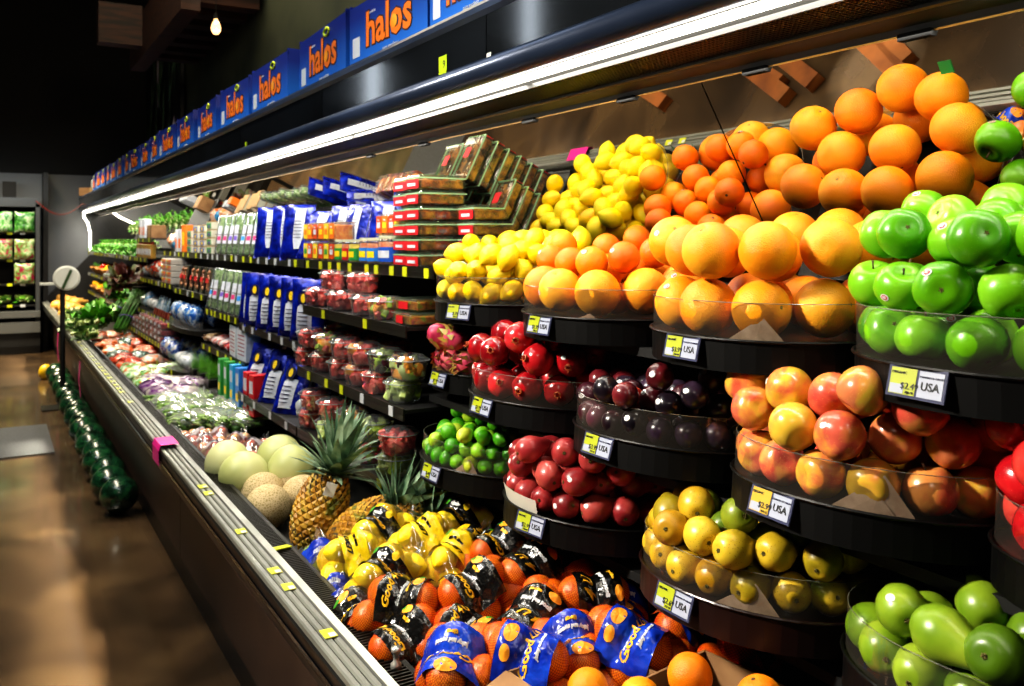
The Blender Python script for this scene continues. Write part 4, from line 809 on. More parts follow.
CTW = simple('tall_carton', [('box', (0, .06, -.05, .05, 0, .17), Mlab, .004), ('print', (-.001, 0, -.035, .035, .03, .10), Mlabo, 0)])
place(CTN, 'tall orange carton', T, [6.75], ZT, 'beside the tofu packs on the top shelf'); place(CTW, 'white carton with orange print', T, [6.9, 7.05], ZT, 'beside the orange carton on the top shelf')
def pbag(name, m, w=.16, h=.11, d=.13, seed=0, amp=.014, lab=None, extra=None):
    mb = MB().sph((d/2, 0, h/2), 1, 14, 10); mb.v = [(d/2+(x-d/2)*d/2*(1+.0), y*w/2, h/2+(z-h/2)*h/2) for x, y, z in mb.v]
    def q(v):
        x, y, z = v; n_ = n3(x*16+seed, y*16, z*16); n2 = n3(x*45+seed, y*45, z*45); f = 1+n_*.35+n2*.12; return (d/2+(x-d/2)*f, y*f, max(0, h/2+(z-h/2)*f))
    mb.v = [q(v) for v in mb.v]; o = put(name, mb.mesh(name, m, smooth=True))
    if lab: MB().sph((d*.30, 0, h*.62), 1, 10, 6, (d*.36, w*.3, h*.36)).obj('printed_label', lab, o, smooth=True)
    return proto(o)
def filmmat(name, cols, sc=26, **k): return mat(name, cols, rough=.22, nscale=sc, ndetail=4, dist=.6, bump=.5, bscale=60, spec=.8, coat=.5, hue=.02, val=.3, rnd=.2, **k)
BO = pbag('orange_bag', filmmat('film_orange_white', ['#b04818', '#e07c3c', '#d8d2cc', '#e08a50']), .16, .14, .14, 1); BB = pbag('blue_white_bag', filmmat('film_blue_white', ['#1c6ab0', '#5aa8dc', '#c9dce4']), .15, .14, .13, 2)
place([BO, BB, BO], 'puffy orange and white bag', T+.02, lin(7.1, 7.6, 3), ZT, 'on the far end of the top shelf', names=['puffy orange and white bag', 'puffy blue and white bag'], cat='bag')
for i, (y, p_, w_) in enumerate([(5.05, BO, 'orange'), (5.35, BO, 'orange'), (5.7, BB, 'blue'), (6.0, BO, 'orange')]): dup(p_, (T+.10, y, ZT+.001), (0, 0, 0), 1.15, f"puffy {w_} bag behind the packs, {ORD[i]} from the right on the top shelf", 'bags behind the sprout packs', 'bag')
# second shelf: tubs
def tubs(px, X, Z, rowname, kinds, sc=1, dx=0):
    for i, x in enumerate(px):
        y = Yat(x, X+.06+dx); k_ = kinds[i % len(kinds)]; dup(TUB[k_], (X+.062+dx, y, Z+.001), (0, 0, i*1.3), sc, f"tub of cut {k_}, {ordl(i, len(px))} {rowname}", 'tubs of cut fruit', 'tub')
Za = SH['a1']; TH_ = .0785
tubs([318, 341, 366, 385], A_, Za, 'in lower tier, second shelf', ['watermelon', 'watermelon', 'watermelon', 'melon and grape']); tubs([334, 362], A_, Za+TH_, 'in upper tier, second shelf', ['watermelon'])
FLT = simple('flat_fruit_box', [('tray', (0, .16, -.08, .08, 0, .04), Mpetg, .008), ('filling', (.008, .152, -.072, .072, .004, .03), mat('mixed_slices', ['#7a3a14', '#c06a2c', '#8a9a3c'], rough=.3, nscale=50), .004), ('lid_rim', (-.003, .001, -.083, .083, .034, .038), Medge, 0), ('label', (-.0045, -.003, -.03, .03, .006, .03), Mlabr, 0)])
dup(FLT, (A_+.02, 2.64, Za+.001), (0, 0, -.05), 1, 'flat clear box with red label at the right end of the second shelf', 'flat fruit boxes', 'package'); dup(FLT, (A_+.05, 2.68, Za+.043), (0, 0, .1), 1, 'flat clear box lying on another at the right end of the second shelf', 'flat fruit boxes', 'package')
Zb = SH['b1']; ks = ['watermelon', 'watermelon', 'watermelon and mango', 'melon and grape', 'watermelon', 'honeydew']
tubs([308, 325, 343, 361, 380, 403], 1.09, Zb, 'in lower tier, middle shelf', ['watermelon', 'watermelon', 'watermelon', 'watermelon and mango', 'watermelon', 'honeydew'])
tubs([311, 328, 346, 364, 385, 408], 1.09, Zb+TH_, 'in upper tier, middle shelf', ['watermelon', 'melon and grape', 'watermelon', 'watermelon and mango', 'grape and honeydew', 'mixed fruit'])
for q, (z, w_) in enumerate([(0, 'lower'), (TH_, 'upper')]): tubs([330, 350, 372, 395], 1.09, Zb+z, f'in back row, {w_} tier, middle shelf', ['watermelon and mango', 'watermelon', 'mixed fruit'], dx=.135)
Zc = SH['c1']
tubs([312, 331, 350, 370, 396], 1.06, Zc, 'in lower tier, lowest shelf', ['watermelon', 'honeydew', 'grape and honeydew', 'melon and grape', 'honeydew'])
tubs([314, 333, 353, 374, 398], 1.06, Zc+TH_, 'in upper tier, lowest shelf', ['watermelon', 'watermelon', 'mixed fruit', 'grape and honeydew', 'watermelon'])
# blue pouches
place(POE, 'blue foil salad pouch with white label', A_+.01, lin(3.62, 4.76, 6), SH['a2'], 'on the second pouch shelf', lean=.12, jit=.03, rz=.7)
place(POU, 'blue foil salad pouch', A_+.09, lin(3.7, 4.7, 5), SH['a2'], 'at the back of the second pouch shelf', lean=.12, jit=.02)
place(POE, 'blue foil salad pouch', 1.06+.02, [3.8, 4.08, 4.36], SH['c2'], 'leaning on the low shelf', lean=.36, jit=.02, rz=.6)
place(POU, 'blue foil salad pouch', 1.06+.12, [3.7, 3.9, 4.1, 4.3], SH['c2'], 'at the back of the low shelf', lean=.25, jit=.02)
WHB = pbag('white_bag', filmmat('film_white', ['#8f979c', '#b9c0c4', '#d3d8da']), .16, .1, .14, 7); place(WHB, 'crumpled white bag', 1.08, [3.6], SH['c2'], 'at the right end of the low pouch shelf', cat='bag')
# sprout packs second row
place([SPR[2], SPR[1], SPR[0], SPR[1], SPR[1]], 'long clear sprout pack', A_+.005, lin(4.74, 5.6, 6), SH['a3'], 'on the second shelf', lean=.2, rz=.4, names=['clear sprout pack with blue band', 'clear sprout pack with pink band', 'clear sprout pack with violet band', 'clear sprout pack with pink band', 'clear sprout pack with pink band'])
# leaflet box, trays
LEA = simple('leaflet_box', [('box', (0, .08, -.09, .09, 0, .17), Mlab, .003)]+[('print_line', (-.001, 0, -.06, .06, .03+.02*k, .035+.02*k), mat('ink_red', '#8a1c3a', rough=.5), 0) for k in range(6)])
place(LEA, 'white box with lines of print', A_+.01, [4.72, 4.93], SH['b3'], 'on the shelf under the sprout packs'); TRR = pbag('red_tray_pack', filmmat('film_red_white', ['#a81c24', '#d04a44', '#c9c4c4']), .18, .07, .15, 9)
place(TRR, 'small red and white film pack', A_+.01, [5.1, 5.28, 5.45], SH['b3'], 'beside the white leaflet box', cat='bag'); MUS = pbag('brown_mushroom_pack', filmmat('film_brown', ['#5c4630', '#8a6c4c', '#a89878']), .14, .06, .13, 19); place(MUS, 'small brown mushroom pack', A_, [5.62], SH['b3'], 'at the left end of the leaflet shelf', cat='bag')
def cart(m): return simple('tall_carton', [('box', (0, .12, -.032, .032, 0, .2), m, .003), ('print', (-.001, 0, -.022, .022, .11, .17), Mlab, 0), ('print', (-.001, 0, -.02, .02, .03, .07), Mlaby if m is not Mlabr else Mlab, 0)])
CA = {'green': cart(Mlabg), 'light blue': cart(mat('cyan_carton', '#2a9ad0', rough=.4)), 'blue': cart(Mbluel), 'red': cart(Mlabr)}
for i, (px, c_) in enumerate([(219, 'green'), (225, 'green'), (231, 'light blue'), (237, 'blue'), (245, 'red'), (251, 'red')]): dup(CA[c_], (1.07, Yat(px, 1.07), SH['c3']+.001), (0, 0, .02*i), 1, f"slim {c_} carton, {ordl(i, 6)} of the six on the low shelf", 'slim cartons on the low shelf', 'carton')
o = put('wheatgrass_pot', MB().box(0, .1, -.06, .06, 0, .05, bev=.006).mesh('wheatgrass_pot', Mblack)); mb = MB(); r = random.Random(8)
for k in range(260):
    x, y = r.uniform(.0, .1), r.uniform(-.06, .06); dx, dy = r.uniform(-.03, .03), r.uniform(-.03, .03); h_ = r.uniform(.10, .17); w_ = .0016
    mb.add([(x, y-w_, .045), (x, y+w_, .045), (x+dx*.5, y+dy*.5+w_, h_*.7), (x+dx, y+dy, h_), (x+dx*.5, y+dy*.5-w_, h_*.7)], [(0, 1, 2, 4), (4, 2, 3)])
mb.obj('grass_blades', mat('wheatgrass', ['#3c8a10', '#5cac1c', '#84c838'], rough=.5, nscale=40), o); proto(o)
place(o, 'potted green wheatgrass', 1.07, [Yat(203, 1.1), Yat(212, 1.1), Yat(196, 1.1)], SH['c3'], 'beside the slim cartons', cat='plant')
# black mushroom trays
o = put('mushroom_tray', MB().box(0, .05, -.06, .06, 0, .17, bev=.008).mesh('mushroom_tray', mat('black_tray_plastic', '#0c0b0c', rough=.3))); r = random.Random(2)
mb = MB(); [mb.sph((-.002, r.uniform(-.04, .04), r.uniform(.025, .14)), .016, 10, 6, (.6, 1, .8)) for k in range(12)]; mb.obj('mushrooms', mat('brown_caps', ['#5a3020', '#8c5a3c', '#a87a58'], rough=.5, nscale=30), o, smooth=True); MB().box(-.014, -.0125, -.035, .035, .07, .10).obj('label', Mlabr, o); proto(o)
place(o, 'black tray of brown mushrooms', A_+.03, lin(5.6, 6.7, 6), SH['a4'], 'on the mushroom shelf', lean=.2)
# trays and packs further off
YST = simple('striped_tray', [('tray', (0, .15, -.09, .09, 0, .045), mat('clear_white_tray', '#a9a49c', rough=.3), .006), ('filling', (-.001, .15, -.08, .08, .008, .02), mat('pink_meat', ['#b05a4c', '#c88070'], rough=.4, nscale=40), 0), ('yellow_band', (-.002, 0, -.085, .02, .024, .038), Mlabo, 0), ('label_band', (-.002, 0, .02, .085, .024, .038), Mlaby, 0)])
for c_, y in enumerate((6.9, 7.12)):
    for k in range(4): dup(YST, (A_+.005, y, SH['a5']+.001+.0465*k), (0, 0, 0), 1, f"yellow striped clear tray, {ORD[k]} from the bottom of the {['right', 'left'][c_]} stack", 'striped trays', 'tray')
BR = pbag('mixed_bag', filmmat('film_red_black', ['#8c1818', '#c84028', '#26201e', '#b8aaa0']), .17, .17, .14, 12)
place([BR, WHB, BO, BR], 'crumpled mixed bag', A_+.01, lin(7.3, 8.6, 6), SH['a5'], 'on the shelf left of the striped trays', names=['crumpled red bag', 'crumpled white bag', 'crumpled orange bag', 'crumpled red bag'], cat='bag')
o = put('ziplock_pack', pouch('z', .07, .16, .03, None, 6, 8, .004).mesh('ziplock_pack', filmmat('film_pale_blue', ['#5c7894', '#a4b8c8', '#d0d4d8']), smooth=True)); MB().box(-.003, .03, -.034, .034, 0, .05).obj('red_tray_base', mat('brick_red_tray', '#7a2018', rough=.4), o); proto(o)
place(o, 'pale ziplock pack in red tray', A_+.01, lin(6.85, 7.7, 8), SH['b5'], 'on the third shelf', lean=.25); place([WHB, BB, WHB], 'clear and blue bag', A_+.02, lin(7.8, 8.6, 4), SH['b5'], 'left of the ziplock packs', cat='bag', names=['crumpled clear bag', 'crumpled blue bag', 'crumpled clear bag'])
RDT = simple('red_fruit_tray', [('tray', (0, .14, -.08, .08, 0, .05), Mpet, .006), ('fruit', (.006, .134, -.074, .074, .003, .042), mat('red_berries', ['#5c0c14', '#a81c24', '#c8484c'], rough=.3, nscale=70), .006), ('label', (-.002, 0, -.03, .03, .015, .035), Mlab, 0)])
for k in range(3):
    ys_ = lin(6.86, 8.6, 9)
    place(RDT, 'clear tray of red fruit', 1.065, ys_[: 9-3*(k == 2)], SH['c5']+.051*k, f"in {['bottom', 'middle', 'top'][k]} tier, low far shelf", cat='tray')
GAR = pbag('garlic_pack', filmmat('film_blue_garlic', ['#1c4aa0', '#4a82c8', '#c4cdd4', '#b9bfc0'], 34), .13, .15, .1, 22)
place(GAR, 'blue and white garlic pack', A_-.04, lin(5.85, 6.6, 5), SH['b4'], 'on the curved shelf', cat='bag'); place(GAR, 'blue and white garlic pack', A_+.08, lin(5.85, 6.6, 4), SH['b4'], 'at the back of the curved shelf', cat='bag')
NET = pbag('blue_net_pack', filmmat('film_blue_dark', ['#0e1c5c', '#24469c', '#8aa0b8', '#b8a890'], 34), .14, .16, .11, 23)
place(NET, 'dark blue net pack', 1.06-.03, lin(6.3, 6.7, 3), SH['c4'], 'on the lower curved shelf', cat='bag'); place(WHB, 'clear bag of pale shallots', 1.06-.03, lin(5.9, 6.2, 2), SH['c4'], 'on the right of the lower curved shelf', cat='bag'); place(NET, 'dark blue net pack', 1.06+.09, lin(5.9, 6.7, 4), SH['c4'], 'at the back of the lower curved shelf', cat='bag')
# far shelves: greens, baskets
Mleaf1 = mat('leaf_bright', ['#2c6a10', '#4a9420', '#79b83c'], rough=.4, nscale=14, bump=.3, bscale=40); Mleaf2 = mat('leaf_pale', ['#7f9a50', '#a9bd78', '#cfd8ac'], rough=.45, nscale=14); Mleafd = mat('leaf_dark', ['#16300c', '#2c5418', '#3f6c24'], rough=.45, nscale=14); Mleafr = mat('leaf_red', ['#2a0c0c', '#4c1a14', '#3c4a18'], rough=.45, nscale=14)
def leafy(name, m, n=46, R=.1, seed=0, up=.9, wid=.06, m2=None):
    mb = MB(); r = random.Random(seed)
    for k in range(n):
        a = r.uniform(0, 2*PI); t = r.uniform(.15, 1); e = r.uniform(.1, up); L_ = R*r.uniform(.8, 1.25); w = wid*r.uniform(.6, 1.1); ph = r.uniform(0, 6)
        def fn(u, v, a=a, e=e, L_=L_, w=w, ph=ph, t=t):
            s = v; b = (u-.5)*2; rr = L_*s; x = rr*math.cos(e)*t; z = rr*math.sin(e)*(1-.35*s)+.006; y = b*w*math.sin(min(1, s*1.15)*PI*.62+.12)*.5; z += .008*math.sin(b*7+ph)*s+.006*math.sin(s*16+ph)*abs(b)*2
            return (x*math.cos(a)-y*math.sin(a), x*math.sin(a)+y*math.cos(a), z)
        mb.mi = 1 if (m2 and r.random() < .5) else 0; mb.grid(fn, 4, 5)
    return mb.mesh(name, [m, m2 or m], smooth=True)
o = put('leafy_green_bunch', leafy('l', Mleaf1, 40, .13, 1, 1.2)); MB().lathe([(0, 0), (.025, 0), (.02, .05), (0, .05)], 10).obj('pale_stalk', Mleaf2, o); LG = proto(o)
o = put('leafy_green_bunch', leafy('l', Mleaf2, 40, .12, 2, 1.2, .05, Mleaf1)); MB().lathe([(0, 0), (.03, 0), (.022, .06), (0, .06)], 10).obj('pale_stalk', mat('white_stalk', '#c9ccb0', rough=.5), o); LP = proto(o)
ZF = SH['t5']; ys_ = lin(8.6, 13.1, 15)
place([LP, LG, LP], 'bunch of pale leafy greens', A_+.08, ys_, ZF, 'on the far top shelf', cat='greens', names=['pale bunch of leafy greens', 'bright bunch of leafy greens', 'pale bunch of leafy greens'])
place([LP], 'bunch of pale leafy greens', A_+.18, lin(8.8, 13, 12), ZF+.07, 'in back row, far top shelf', cat='greens')
BOT = simple('dressing_bottle', [('bottle', (0, .045, -.022, .022, 0, .12), mat('dressing', ['#7a4a20', '#a87c34', '#4a5a20'], rough=.3, nscale=3), .008), ('cap', (.012, .033, -.010, .010, .12, .145), Mlabr, .003), ('label', (-.002, 0, -.018, .018, .03, .08), Mlab, 0)])
place(BOT, 'small dressing bottle', A_+.0, lin(7.75, 8.55, 13), ZF, 'in the row on the far top shelf', cat='bottle')
shelf('small raised shelf over the dressing bottles', A_+.01, ZF+.17, 7.7, 8.6, 3, 33, .2, Xb=1.5); BXX = simple('cardboard_box', [('carton', (0, .12, -.1, .1, 0, .11), Mcard, .003), ('tape', (-.001, .121, -.012, .012, .001, .111), mat('tape', '#a98a5c', rough=.4), 0)])
place(BXX, 'small brown cardboard box', A_+.02, [7.95], ZF+.17, 'on the small raised shelf'); place(CTW, 'white carton with orange print', A_+.02, [8.25, 8.37, 8.5], ZF+.17, 'on the small raised shelf')
def basket(seed=0):
    mb = MB(); n = 28
    for k in range(5): mb.tube([((.10+.012*k)*math.cos(2*PI*i/n)+.13, (.15+.015*k)*math.sin(2*PI*i/n), .01+.018*k+.003*math.sin(i*PI/2+k*PI)) for i in range(n+1)], .0095, 6, cap=False)
    mb.lathe([(0, 0), (1, 0), (1.05, .01)], n, Matrix.Translation((.13, 0, 0)) @ Matrix.Diagonal((.1, .15, 1, 1))); return mb.mesh('wicker_basket', mat('wicker', ['#8a5a28', '#b98444', '#d0a060'], rough=.6, nscale=60), smooth=True)
BAS = proto(put('wicker_basket', basket()))
SQ = proto(put('yellow_squash', MB().lathe([(0, -.07), (.02, -.068), (.028, -.03), (.026, .0), (.015, .04), (.011, .07), (0, .075)], 12).mesh('yellow_squash', mat('squash_yellow', ['#dc9c0c', '#eebb24'], rough=.35, nscale=6, val=.2), smooth=True)))
EG = proto(put('eggplant', MB().lathe([(0, -.09), (.03, -.085), (.04, -.04), (.034, .02), (.02, .07), (0, .085)], 14).mesh('eggplant', mat('eggplant_skin', '#0e0612', rough=.12, coat=.5), smooth=True)))
PEP = {c: proto(put('bell_pepper', MB().lathe(apple_prof(.036, 1.15, .3, .25), 18, fn=lobes(.036, 4, .08)).mesh('bell_pepper', mat('pepper_'+c, h, rough=.2, coat=.4), smooth=True))) for c, h in (('red', '#c01a12'), ('orange', '#e87810'), ('green', '#2c6a14'))}
CUK = proto(put('zucchini', MB().lathe([(0, -.09), (.018, -.085), (.022, 0), (.018, .08), (0, .085)], 12).mesh('zucchini', mat('zucchini_skin', ['#1c3c10', '#33601c'], rough=.3, nscale=20), smooth=True)))
r = random.Random(31)
for si, (key, wd) in enumerate((('a6', 'second far shelf'), ('b6', 'lower far shelf'))):
    for bi, y in enumerate(lin(8.9, 12.9, 6)):
        Zq = SH[key]; dup(BAS, (A_+.01, y, Zq+.003), (0, -.12, 0), (1, 1.6, 1), f"tan wicker basket, {ORD[bi]} from the right on the {wd}", 'wicker baskets', 'basket')
        kinds = [(EG, 'dark eggplant'), (SQ, 'yellow squash'), (PEP['orange'], 'orange bell pepper'), (SQ, 'yellow squash'), (PEP['red'], 'red bell pepper'), (CUK, 'green zucchini')] if si == 0 else [(CUK, 'green zucchini'), (PEP['orange'], 'orange bell pepper'), (PEP['green'], 'green bell pepper'), (PEP['red'], 'red bell pepper'), (SQ, 'yellow squash'), (SQ, 'yellow squash')]
        p_, w_ = kinds[bi]; 
        for q in range(9): dup(p_, (A_+.06+.06*(q % 3)+r.uniform(-.01, .01), y+(q//3-1)*.12+r.uniform(-.02, .02), Zq+.085+r.uniform(0, .03)), (PI/2+r.uniform(-.4, .4), 0, r.uniform(-.6, .6)), 1.1, f"{w_} in the {ORD[bi]} basket from right, {wd}", f"{w_} heap on {wd} {ORD[bi]}", w_.split()[-1])
# ------------------------------------------------------------------ goods on the sloping deck
cp('deck_riser', [(.745, .50), (.75, .515), (.95, .53), (1.3, .55), (1.45, .55), (1.45, .50)], mat('dark_deck_mat', ['#0c0d0c', '#1a1c18'], rough=.7, nscale=30), .3, 7.2)
def at(px, py, z): return P(px, py, Z=z)
# melons
Mhon = mat('honeydew_skin', ['#a9b070', '#bcc282', '#cdd09a'], rough=.38, nscale=5, val=.1, sss=.05); 
def netted(name, base, netc, sc=130):
    m = mat(name, base, rough=.75, nscale=5, bump=0); n = m.node_tree; b = [x for x in n.nodes if x.type == 'BSDF_PRINCIPLED'][0]; src = b.inputs['Base Color'].links[0].from_socket
    tc = n.nodes.new('ShaderNodeTexCoord'); v = n.nodes.new('ShaderNodeTexVoronoi'); v.feature = 'DISTANCE_TO_EDGE'; v.inputs['Scale'].default_value = sc; L(n, tc, 'Object', v, 'Vector')
    lt = n.nodes.new('ShaderNodeMath'); lt.operation = 'LESS_THAN'; lt.inputs[1].default_value = .16; L(n, v, 'Distance', lt, 0); mx = n.nodes.new('ShaderNodeMixRGB'); L(n, lt, 0, mx, 0); n.links.new(src, mx.inputs[1]); mx.inputs[2].default_value = rgb(netc); L(n, mx, 0, b, 'Base Color')
    bp = n.nodes.new('ShaderNodeBump'); bp.inputs['Strength'].default_value = .4; bp.inputs['Distance'].default_value = .002; L(n, lt, 0, bp, 'Height'); L(n, bp, 0, b, 'Normal'); return m
Mcan = netted('cantaloupe_skin', ['#94804c', '#a38d5a', '#8d8450'], '#c4b088')
HON = proto(put('honeydew_melon', MB().lathe(prof(lambda t: .08*math.sin(t), lambda t: -math.cos(t)*.084, 20), 28).mesh('honeydew_melon', Mhon, smooth=True)))
o = put('cantaloupe', MB().lathe(prof(lambda t: .073*math.sin(t), lambda t: -math.cos(t)*.074+(.004*math.exp(-(math.sin(t)/.15)**2) if t < 1 else 0), 20), 28).mesh('cantaloupe', Mcan, smooth=True)); MB().lathe([(0, -.0715), (.008, -.071), (.01, -.0685), (0, -.068)], 10).obj('stem_scar', mat('scar', '#6b5a30', rough=.9), o, smooth=True); CAN = proto(o)
for i, (px, py, z, w_) in enumerate([(228, 464, .655, 'leftmost, against the apple bags'), (244, 475, .65, 'second from left, front and largest'), (279, 457, .665, 'behind, nearest the shelves'), (291, 469, .66, 'rightmost, behind the cantaloupes')]):
    dup(HON, at(px, py, z), (i, i*2, i), 1.06, f"pale green honeydew melon, {w_}", 'honeydew melons on the deck', 'melon')
for i, (px, py, z, w_) in enumerate([(250, 486, .60, 'left one behind the front melon'), (263, 494, .60, 'middle one just behind the front melon'), (268, 507, .60, 'front and lowest of the group'), (291, 481, .62, 'upper one beside the pineapple crown'), (302, 497, .60, 'right one half behind the pineapple')]):
    dup(CAN, at(px, py, z), (i, i*2.3, i), 1.04, f"netted tan cantaloupe, {w_}", 'cantaloupes on the deck', 'melon')
# pineapples
def pine():
    mb = MB(); n = 17; R = .058; H = .17
    for j in range(15):
        v = (j+.5)/15; z = H*v; rr = R*(math.sin(PI*(.12+.80*v)))**.45
        for k in range(n):
            a = 2*PI*(k+.5*(j % 2))/n; ca, sa = math.cos(a), math.sin(a); c = Vector((rr*ca, rr*sa, z)); tg = Vector((-sa, ca, 0)); up = Vector((0, 0, 1)); out = Vector((ca, sa, 0)); w = PI*R/n*1.02*rr/R; h = H/15*1.02
            mb.mi = 0; mb.add([c+tg*w, c+up*h, c-tg*w, c-up*h, c+out*.006, c+out*.003+tg*w*.5+up*h*.0], [(0, 1, 4), (1, 2, 4), (2, 3, 4), (3, 0, 4)])
            mb.mi = 1; mb.add([c+out*.005+tg*.002-up*.002, c+out*.005-tg*.002-up*.002, c+out*.013+up*.006], [(0, 1, 2)])
    mb.mi = 1; mb.lathe([(0, 0), (R*.6, .003), (R*.93, .03), (R*.95, .12), (R*.6, H), (0, H)], 18)
    o = put('pineapple', mb.mesh('pineapple', [mat('pineapple_eyes', ['#8a5c14', '#b9821c', '#c9a03a', '#6b7020'], rough=.5, nscale=26), mat('pineapple_gaps', '#3c2c10', rough=.7)]))
    cr = MB(); r = random.Random(6)
    for k in range(58):
        f = k/58; a = k*2.4; el = .25+1.2*f; L_ = .09+.07*f+r.uniform(-.02, .02); w = .017
        b0 = Vector((.012*math.cos(a)*(1-f), .012*math.sin(a)*(1-f), H-.004+.03*f)); ou = Vector((math.cos(a), math.sin(a), 0)); tg = Vector((-math.sin(a), math.cos(a), 0)); vs = []
        for q in range(5):
            s = q/4; d = ou*(math.cos(el)*s*L_+.02*s*s*(1-f))+Vector((0, 0, math.sin(el)*s*L_-.018*s*s*(1-f))); ww = w*(1-s)**.7*(1 if q else .8); vs += [b0+d+tg*ww, b0+d-ou*.003*(1-s), b0+d-tg*ww]
        cr.add(vs, [(3*q+i, 3*q+i+1, 3*q+i+4, 3*q+i+3) for q in range(4) for i in range(2)])
    cr.obj('crown', mat('pineapple_leaf', ['#34503a', '#6c8a6c', '#a4b89c'], rough=.45, nscale=22), o); MB().box(-.062, -.058, -.012, .012, .135, .165).obj('hang_tag', Mwhite, o); return proto(o)
PIN = pine()
def orient(p, d, roll=0): return Matrix.Translation(p) @ Vector(d).to_track_quat('Z', 'Y').to_matrix().to_4x4() @ Matrix.Rotation(roll, 4, 'Z')
for (px, py, z, d, rl, s_, w_) in [(308, 545, .57, (.30, -.10, .9), 0, 1.32, 'front pineapple standing tilted with tall spiky crown beside the melons'), (336, 548, .59, (.62, -.35, .50), 1, 1.2, 'pineapple lying behind the lemon bags with its crown pointing right'),
    (368, 540, .62, (.6, -.35, .3), 2, 1.1, 'pineapple in the dark behind the lemon bags, mostly crown showing')]:
    dup(PIN, M=orient(at(px, py, z), d, rl) @ Matrix.Scale(s_, 4), label=w_, group='pineapples', cat='pineapple')
# bags: fruit, film or net, printed band draped over them
def netmesh(cs, r, m):
    me = bpy.data.meshes.new('net'); vs = []; fs = []; uv = []; se, ri = 16, 9
    for c in cs:
        b = len(vs)
        for i in range(ri+1):
            t = PI*i/ri
            for j in range(se+1):
                a = 2*PI*j/se; vs.append((c[0]+r*math.sin(t)*math.cos(a), c[1]+r*math.sin(t)*math.sin(a), c[2]+r*math.cos(t))); uv.append((a*r, t*r))
        for i in range(ri):
            for j in range(se): q = b+i*(se+1)+j; fs.append((q, q+1, q+se+2, q+se+1))
    me.from_pydata(vs, [], fs); me.materials.append(m); l = me.uv_layers.new(name='UVMap'); idx = [0]*len(me.loops); me.loops.foreach_get('vertex_index', idx)
    l.data.foreach_set('uv', [x for i in idx for x in uv[i]]); me.polygons.foreach_set('use_smooth', [True]*len(me.polygons)); return me
def mkbag(name, fm, r, film, band, words, tcol, seed, elong=1, nx=3, blen=.05, pic=None, flip=0, sc_text=.026, wide=.05, edge=None, bx=0, film_on_all=True):
    rr = random.Random(seed); o = empty(name); cs = []
    for i in range(nx):
        for j in (-1, 1):
            cs.append(Vector(((i-(nx-1)/2)*r*1.96+rr.uniform(-.12, .12)*r, j*r*.98+rr.uniform(-.1, .1)*r, r+rr.uniform(0, .25)*r)))
    cs.append(Vector(((.5 if nx % 2 else 0)*r*1.9+rr.uniform(-.2, .2)*r, 0, r*2.35)))
    if nx > 2: cs.append(Vector((-1.1*r, .1*r, r*2.3)))
    fr = MB().lathe(prof(lambda t: r*math.sin(t), lambda t: -math.cos(t)*r*elong+(r*.15*(1 if t > PI/2 else -1)*math.exp(-(math.sin(t)/.28)**2) if elong > 1.1 else 0), 12), 16).mesh('fruit', fm, smooth=True)
    for c in cs: put('fruit', fr, o, loc=c, rot=(rr.uniform(0, 3), rr.uniform(0, 3), 0) if elong < 1.1 else (PI/2+rr.uniform(-.3, .3), 0, rr.uniform(0, 3)))
    def H(x, y):
        h = max(c.z+r*1.06-((x-c.x)**2+(y-c.y)**2)/(2*r) for c in cs)
        return max(h, .0)
    if film.name.startswith('net'): put('net', netmesh(cs, r*1.035, film), o)
    else:
        fg = MB(); X_, Y_ = nx*r*1.15, r*2.15
        def ff(u, v):
            x = (2*u-1)*X_; y = (2*v-1)*Y_; return (x, y, max(.0, H(x, y)-.002)+n3(x*60+seed, y*60, 0)*.004)
        fg.grid(ff, 20, 14); fg.obj('film', film, o, smooth=True)
        fm2 = MB(); fm2.grid(lambda u, v: ((1 if u > .5 else 1)*(X_+u*.05), (v-.5)*Y_*(1-.7*u)+n3(v*9, u*7, seed)*.01, .02+.02*math.sin(v*8)*u+.015*u), 6, 6); fm2.obj('gathered_end', film, o, smooth=True)
    # band
    bd = MB()
    def bf(u, v):
        x = bx+(2*u-1)*blen; y = (2*v-1)*wide*1.25; return (x, y, H(x, y)+.002+n3(x*40+seed, y*40, 1)*.006+n3(x*110+seed, y*110, 1)*.003)
    b = bd.grid(bf, 18, 22).obj('printed_label', band, o, smooth=True)
    def onband(me, mx, my, ang, lift=.0012):
        ca, sa = math.cos(ang), math.sin(ang)
        for v in me.vertices:
            x, y = v.co.x*ca-v.co.y*sa+mx, v.co.x*sa+v.co.y*ca+my; v.co = (x, y, H(x, y)+.002+n3(x*40+seed, y*40, 1)*.006+n3(x*110+seed, y*110, 1)*.003+lift+v.co.z)
        me.update()
    ang = PI/2 if not flip else -PI/2
    for w_, mx, my, s_, c_ in words:
        me = text_mesh(w_, s_, .0007, .0004, 2, .2).copy(); me.materials.append(c_); bm = bmesh.new(); bm.from_mesh(me); bmesh.ops.triangulate(bm, faces=bm.faces); bmesh.ops.subdivide_edges(bm, edges=[e for e in bm.edges if e.calc_length() > .006], cuts=2); bm.to_mesh(me); bm.free(); onband(me, bx+mx, my, ang); put('lettering', me, b)
    if pic:
        for k_, (mx, my, rx, ry, c_) in enumerate(pic):
            pm_ = MB(); n = 16; pm_.add([(0, 0, 0)]+[(rx*.5*math.cos(2*PI*i/n), ry*.5*math.sin(2*PI*i/n), 0) for i in range(n)]+[(rx*math.cos(2*PI*i/n), ry*math.sin(2*PI*i/n), 0) for i in range(n)], [(0, 1+i, 1+(i+1) % n) for i in range(n)]+[(1+i, 1+n+i, 1+n+(i+1) % n, 1+(i+1) % n) for i in range(n)]); me = pm_.mesh('printed_picture', c_); onband(me, bx+mx, my, ang, .0009+.0003*k_); put('printed_picture', me, b)
    return proto(o)
